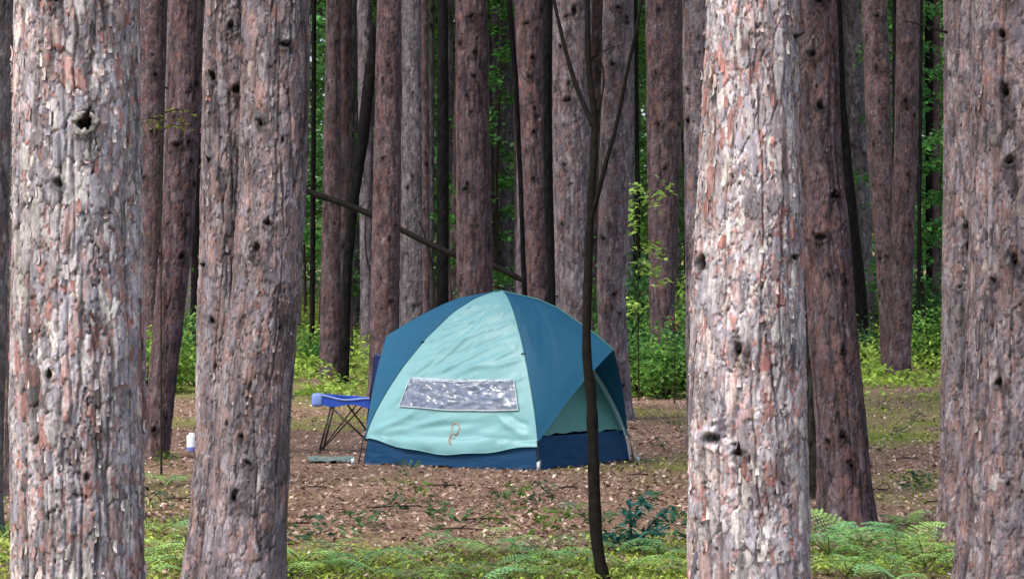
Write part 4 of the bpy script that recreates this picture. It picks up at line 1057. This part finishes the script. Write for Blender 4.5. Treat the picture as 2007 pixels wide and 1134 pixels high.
# small toggle marks, stake loops, stakes, guy line
def px_at(px, py, D): return np.array([wx(px, D), D, wz(py, D)])
for (px, py) in ((829, 669), (1034, 692)):
    i, j = on_front(px, py); p = PF[i, j] + NF[i, j] * .006
    V, Q = box_vq(p + TO, (.035, .012, .014)); me = mesh_from('toggle', V, Q); me.materials.append(M_BLACK); link('toggle', me, parent=tent)
def stake(p, h=.07, parent=tent):
    V, Q = tube([p + [0, 0, -.05], p + [0, 0, h], p + [.012, 0, h + .012], p + [.02, 0, h - .005]], .007, 6)
    me = mesh_from('stake', V, Q, smooth=True); me.materials.append(M_STEEL); link('stake', me, parent=parent)
    V, Q = box_vq(p + [.0, -.01, h * .55], (.030, .010, h * .9)); me = mesh_from('stake_loop', V, Q); me.materials.append(M_WHITE); link('stake_loop', me, parent=parent)
stake(N_ + TO + [0, -.04, 0], .08); stake(L_ + TO + [-.06, -.03, 0], .06); stake(R_ + TO + [.05, -.02, 0], .05)
G0 = pole(R_, np.array([t_of_z(.34)]), 1.)[0]; G1_ = px_at(1256, 914, 23.1); G1_[2] = 0
me = tube_mesh('guy_line', [(np.array([G0 + TO, (G0 + G1_) / 2 + TO + [0, 0, -.02], G1_ + TO]), np.full(3, .004))], 5); me.materials.append(M_GUY); link('guy_line', me, parent=tent)

# ------------------------------------------------------------------ mat beside the tent
mp_ = [px_at(602, 903, 24.1), px_at(692, 903, 24.1), px_at(690, 912, 23.3), px_at(604, 910, 23.4)]
mz = []
U, Vv = np.meshgrid(np.linspace(0, 1, 20), np.linspace(0, 1, 10))
c4 = [np.array([p[0], p[1], 0]) for p in mp_]
G = ((1 - U) * (1 - Vv))[..., None] * c4[3] + (U * (1 - Vv))[..., None] * c4[2] + (U * Vv)[..., None] * c4[1] + ((1 - U) * Vv)[..., None] * c4[0]
ctr = G.reshape(-1, 3).mean(0)
G[..., 2] = ground_z(G[..., 0], G[..., 1]) + .020 + .018 * (fbm(U * 5, Vv * 4, 220, 2) - .5)
V = (G - [ctr[0], ctr[1], 0]).reshape(-1, 3); Q = grid_quads(10, 20)
me = mesh_from('ground_sheet', np.vstack([V, V - [0, 0, .004]]), np.vstack([Q, (Q + 200)[:, ::-1]]), smooth=True)
o = link('ground_sheet', me, flat_mat('grey_green_sheet', (.15, .22, .20), .6, noise=.2, nscale=12), loc=(ctr[0], ctr[1], 0))
tag(o, 'flat grey-green sheet on the soil beside the left corner of the tent', 'ground sheet')

# ------------------------------------------------------------------ folding camp chair, facing left
cx0 = wx(690, 24.9); cy0 = 25.0
ch = thing('camp_chair', 'blue folding camp chair half hidden behind the left side of the tent', 'chair', (cx0, cy0, 0))
def cbar(name, a, b, r_=.010):
    V, Q = tube([np.array(a), np.array(b)], r_, 7); me = mesh_from(name, V, Q, smooth=True); me.materials.append(M_FRAME); return link(name, me, parent=ch)
xf, xb, w2 = -.29, .16, .26
FL = [(xf, -w2), (xf, w2), (xb, w2), (xb, -w2)]
zs = .55
for (a, b) in (((xf - .02, -w2, .02), (xf + .10, -w2, zs - .07)), ((xf - .02, w2, .02), (xf + .10, w2, zs - .07))): cbar('leg', a, b)
cbar('leg', (xf, -w2, zs), (xb + .12, -w2 + .02, .02)); cbar('leg', (xf + .22, -w2 + .02, zs - .02), (xb + .10, w2, .02))
cbar('leg', (xf - .02, -w2 + .03, .03), (xf + .35, w2, zs - .04), .007)
cbar('leg', (xf - .02, w2 - .03, .03), (xb, -w2 + .04, zs - .03), .007)
cbar('back_post', (xb, -w2, .3), (xb + .06, -w2, .95)); cbar('back_post', (xb, w2, .3), (xb + .06, w2, .95))
for (a, b) in ((xf - .02, -w2), (xf - .02, w2), (xb + .12, -w2), (xb + .12, w2)):
    V, Q = tube([np.array([a, b, -.005]), np.array([a, b, .03]), np.array([a + .003, b, .05])], [.024, .020, .012], 8); me = mesh_from('foot', V, Q, smooth=True); me.materials.append(M_FRAME); link('foot', me, parent=ch)
U, Vv = np.meshgrid(np.linspace(0, 1, 24), np.linspace(-1, 1, 20))
S = np.stack([xf - .02 + (xb - xf + .04) * U, w2 * Vv, zs + .02 - .05 * (1 - Vv ** 2) * np.sin(np.pi * U) - .035 * U + .01 * (fbm(U * 5, Vv * 3, 231, 2) - .5)], -1)
me = mesh_from('seat', S.reshape(-1, 3), grid_quads(20, 24), smooth=True); me.materials.append(M_CHAIR); seat = link('seat', me, parent=ch)
U, Vv = np.meshgrid(np.linspace(0, 1, 40), np.linspace(0, 1, 7))
Fp = np.stack([xf - .02 + (xb - xf + .04) * U, -w2 - .012 + 0 * U, zs + .022 - .035 * U - .03 * np.sin(np.pi * U) ** 2 - Vv * (.065 + .025 * np.sin(U * 7 + .5))], -1)
me = mesh_from('seat_side', Fp.reshape(-1, 3), grid_quads(7, 40), smooth=True); me.materials.append(M_CHAIR); link('seat_side', me, parent=seat)
me = tube_mesh('seat_trim', [(np.stack([Fp[0, :, 0], Fp[0, :, 1], Fp[0, :, 2] + .006], -1), np.full(40, .013))], 6); me.materials.append(M_CHAIRTRIM); link('seat_trim', me, parent=seat)
V, Q = box_vq((xf - .035, -w2 + .02, zs - .02), (.11, .10, .13)); me = mesh_from('corner_pocket', V, Q); me.materials.append(M_CHAIRTRIM)
o = link('corner_pocket', me, parent=seat); bv = o.modifiers.new('b', 'BEVEL'); bv.width = .03; bv.segments = 3
U, Vv = np.meshgrid(np.linspace(-1, 1, 20), np.linspace(0, 1, 16))
Bk = np.stack([xb + .02 + .05 * Vv + .03 * (1 - U ** 2), w2 * U, .52 + .43 * Vv + .02 * (U ** 2) * Vv], -1)
me = mesh_from('backrest', Bk.reshape(-1, 3), grid_quads(16, 20), smooth=True); me.materials.append(M_CHAIR); link('backrest', me, parent=ch)

# ------------------------------------------------------------------ white and blue jug left of the twin pines
D = 25.1; jx = wx(376, D)
t = thing('water_jug', 'white container with blue lower part standing on bare soil left of the twin pines', 'container', (jx, D, float(ground_z(np.array(jx), np.array(D)))))
def lathe(name, prof, mat, parent, n=20):
    th = np.linspace(0, 2 * np.pi, n, endpoint=False)
    V = np.array([[r_ * math.cos(a), r_ * math.sin(a), z] for r_, z in prof for a in th])
    me = mesh_from(name, V, grid_quads(len(prof), n, True), smooth=True); me.materials.append(mat); return link(name, me, parent=parent)
lathe('lower_body', [(0, 0), (.048, .002), (.052, .012), (.052, .05)], flat_mat('pale_blue_plastic', (.16, .22, .55), .35), t)
lathe('upper_body', [(.0515, .05), (.0515, .150), (.048, .165), (.028, .172), (.028, .188), (0, .189)], flat_mat('white_plastic', (.82, .84, .84), .35), t)
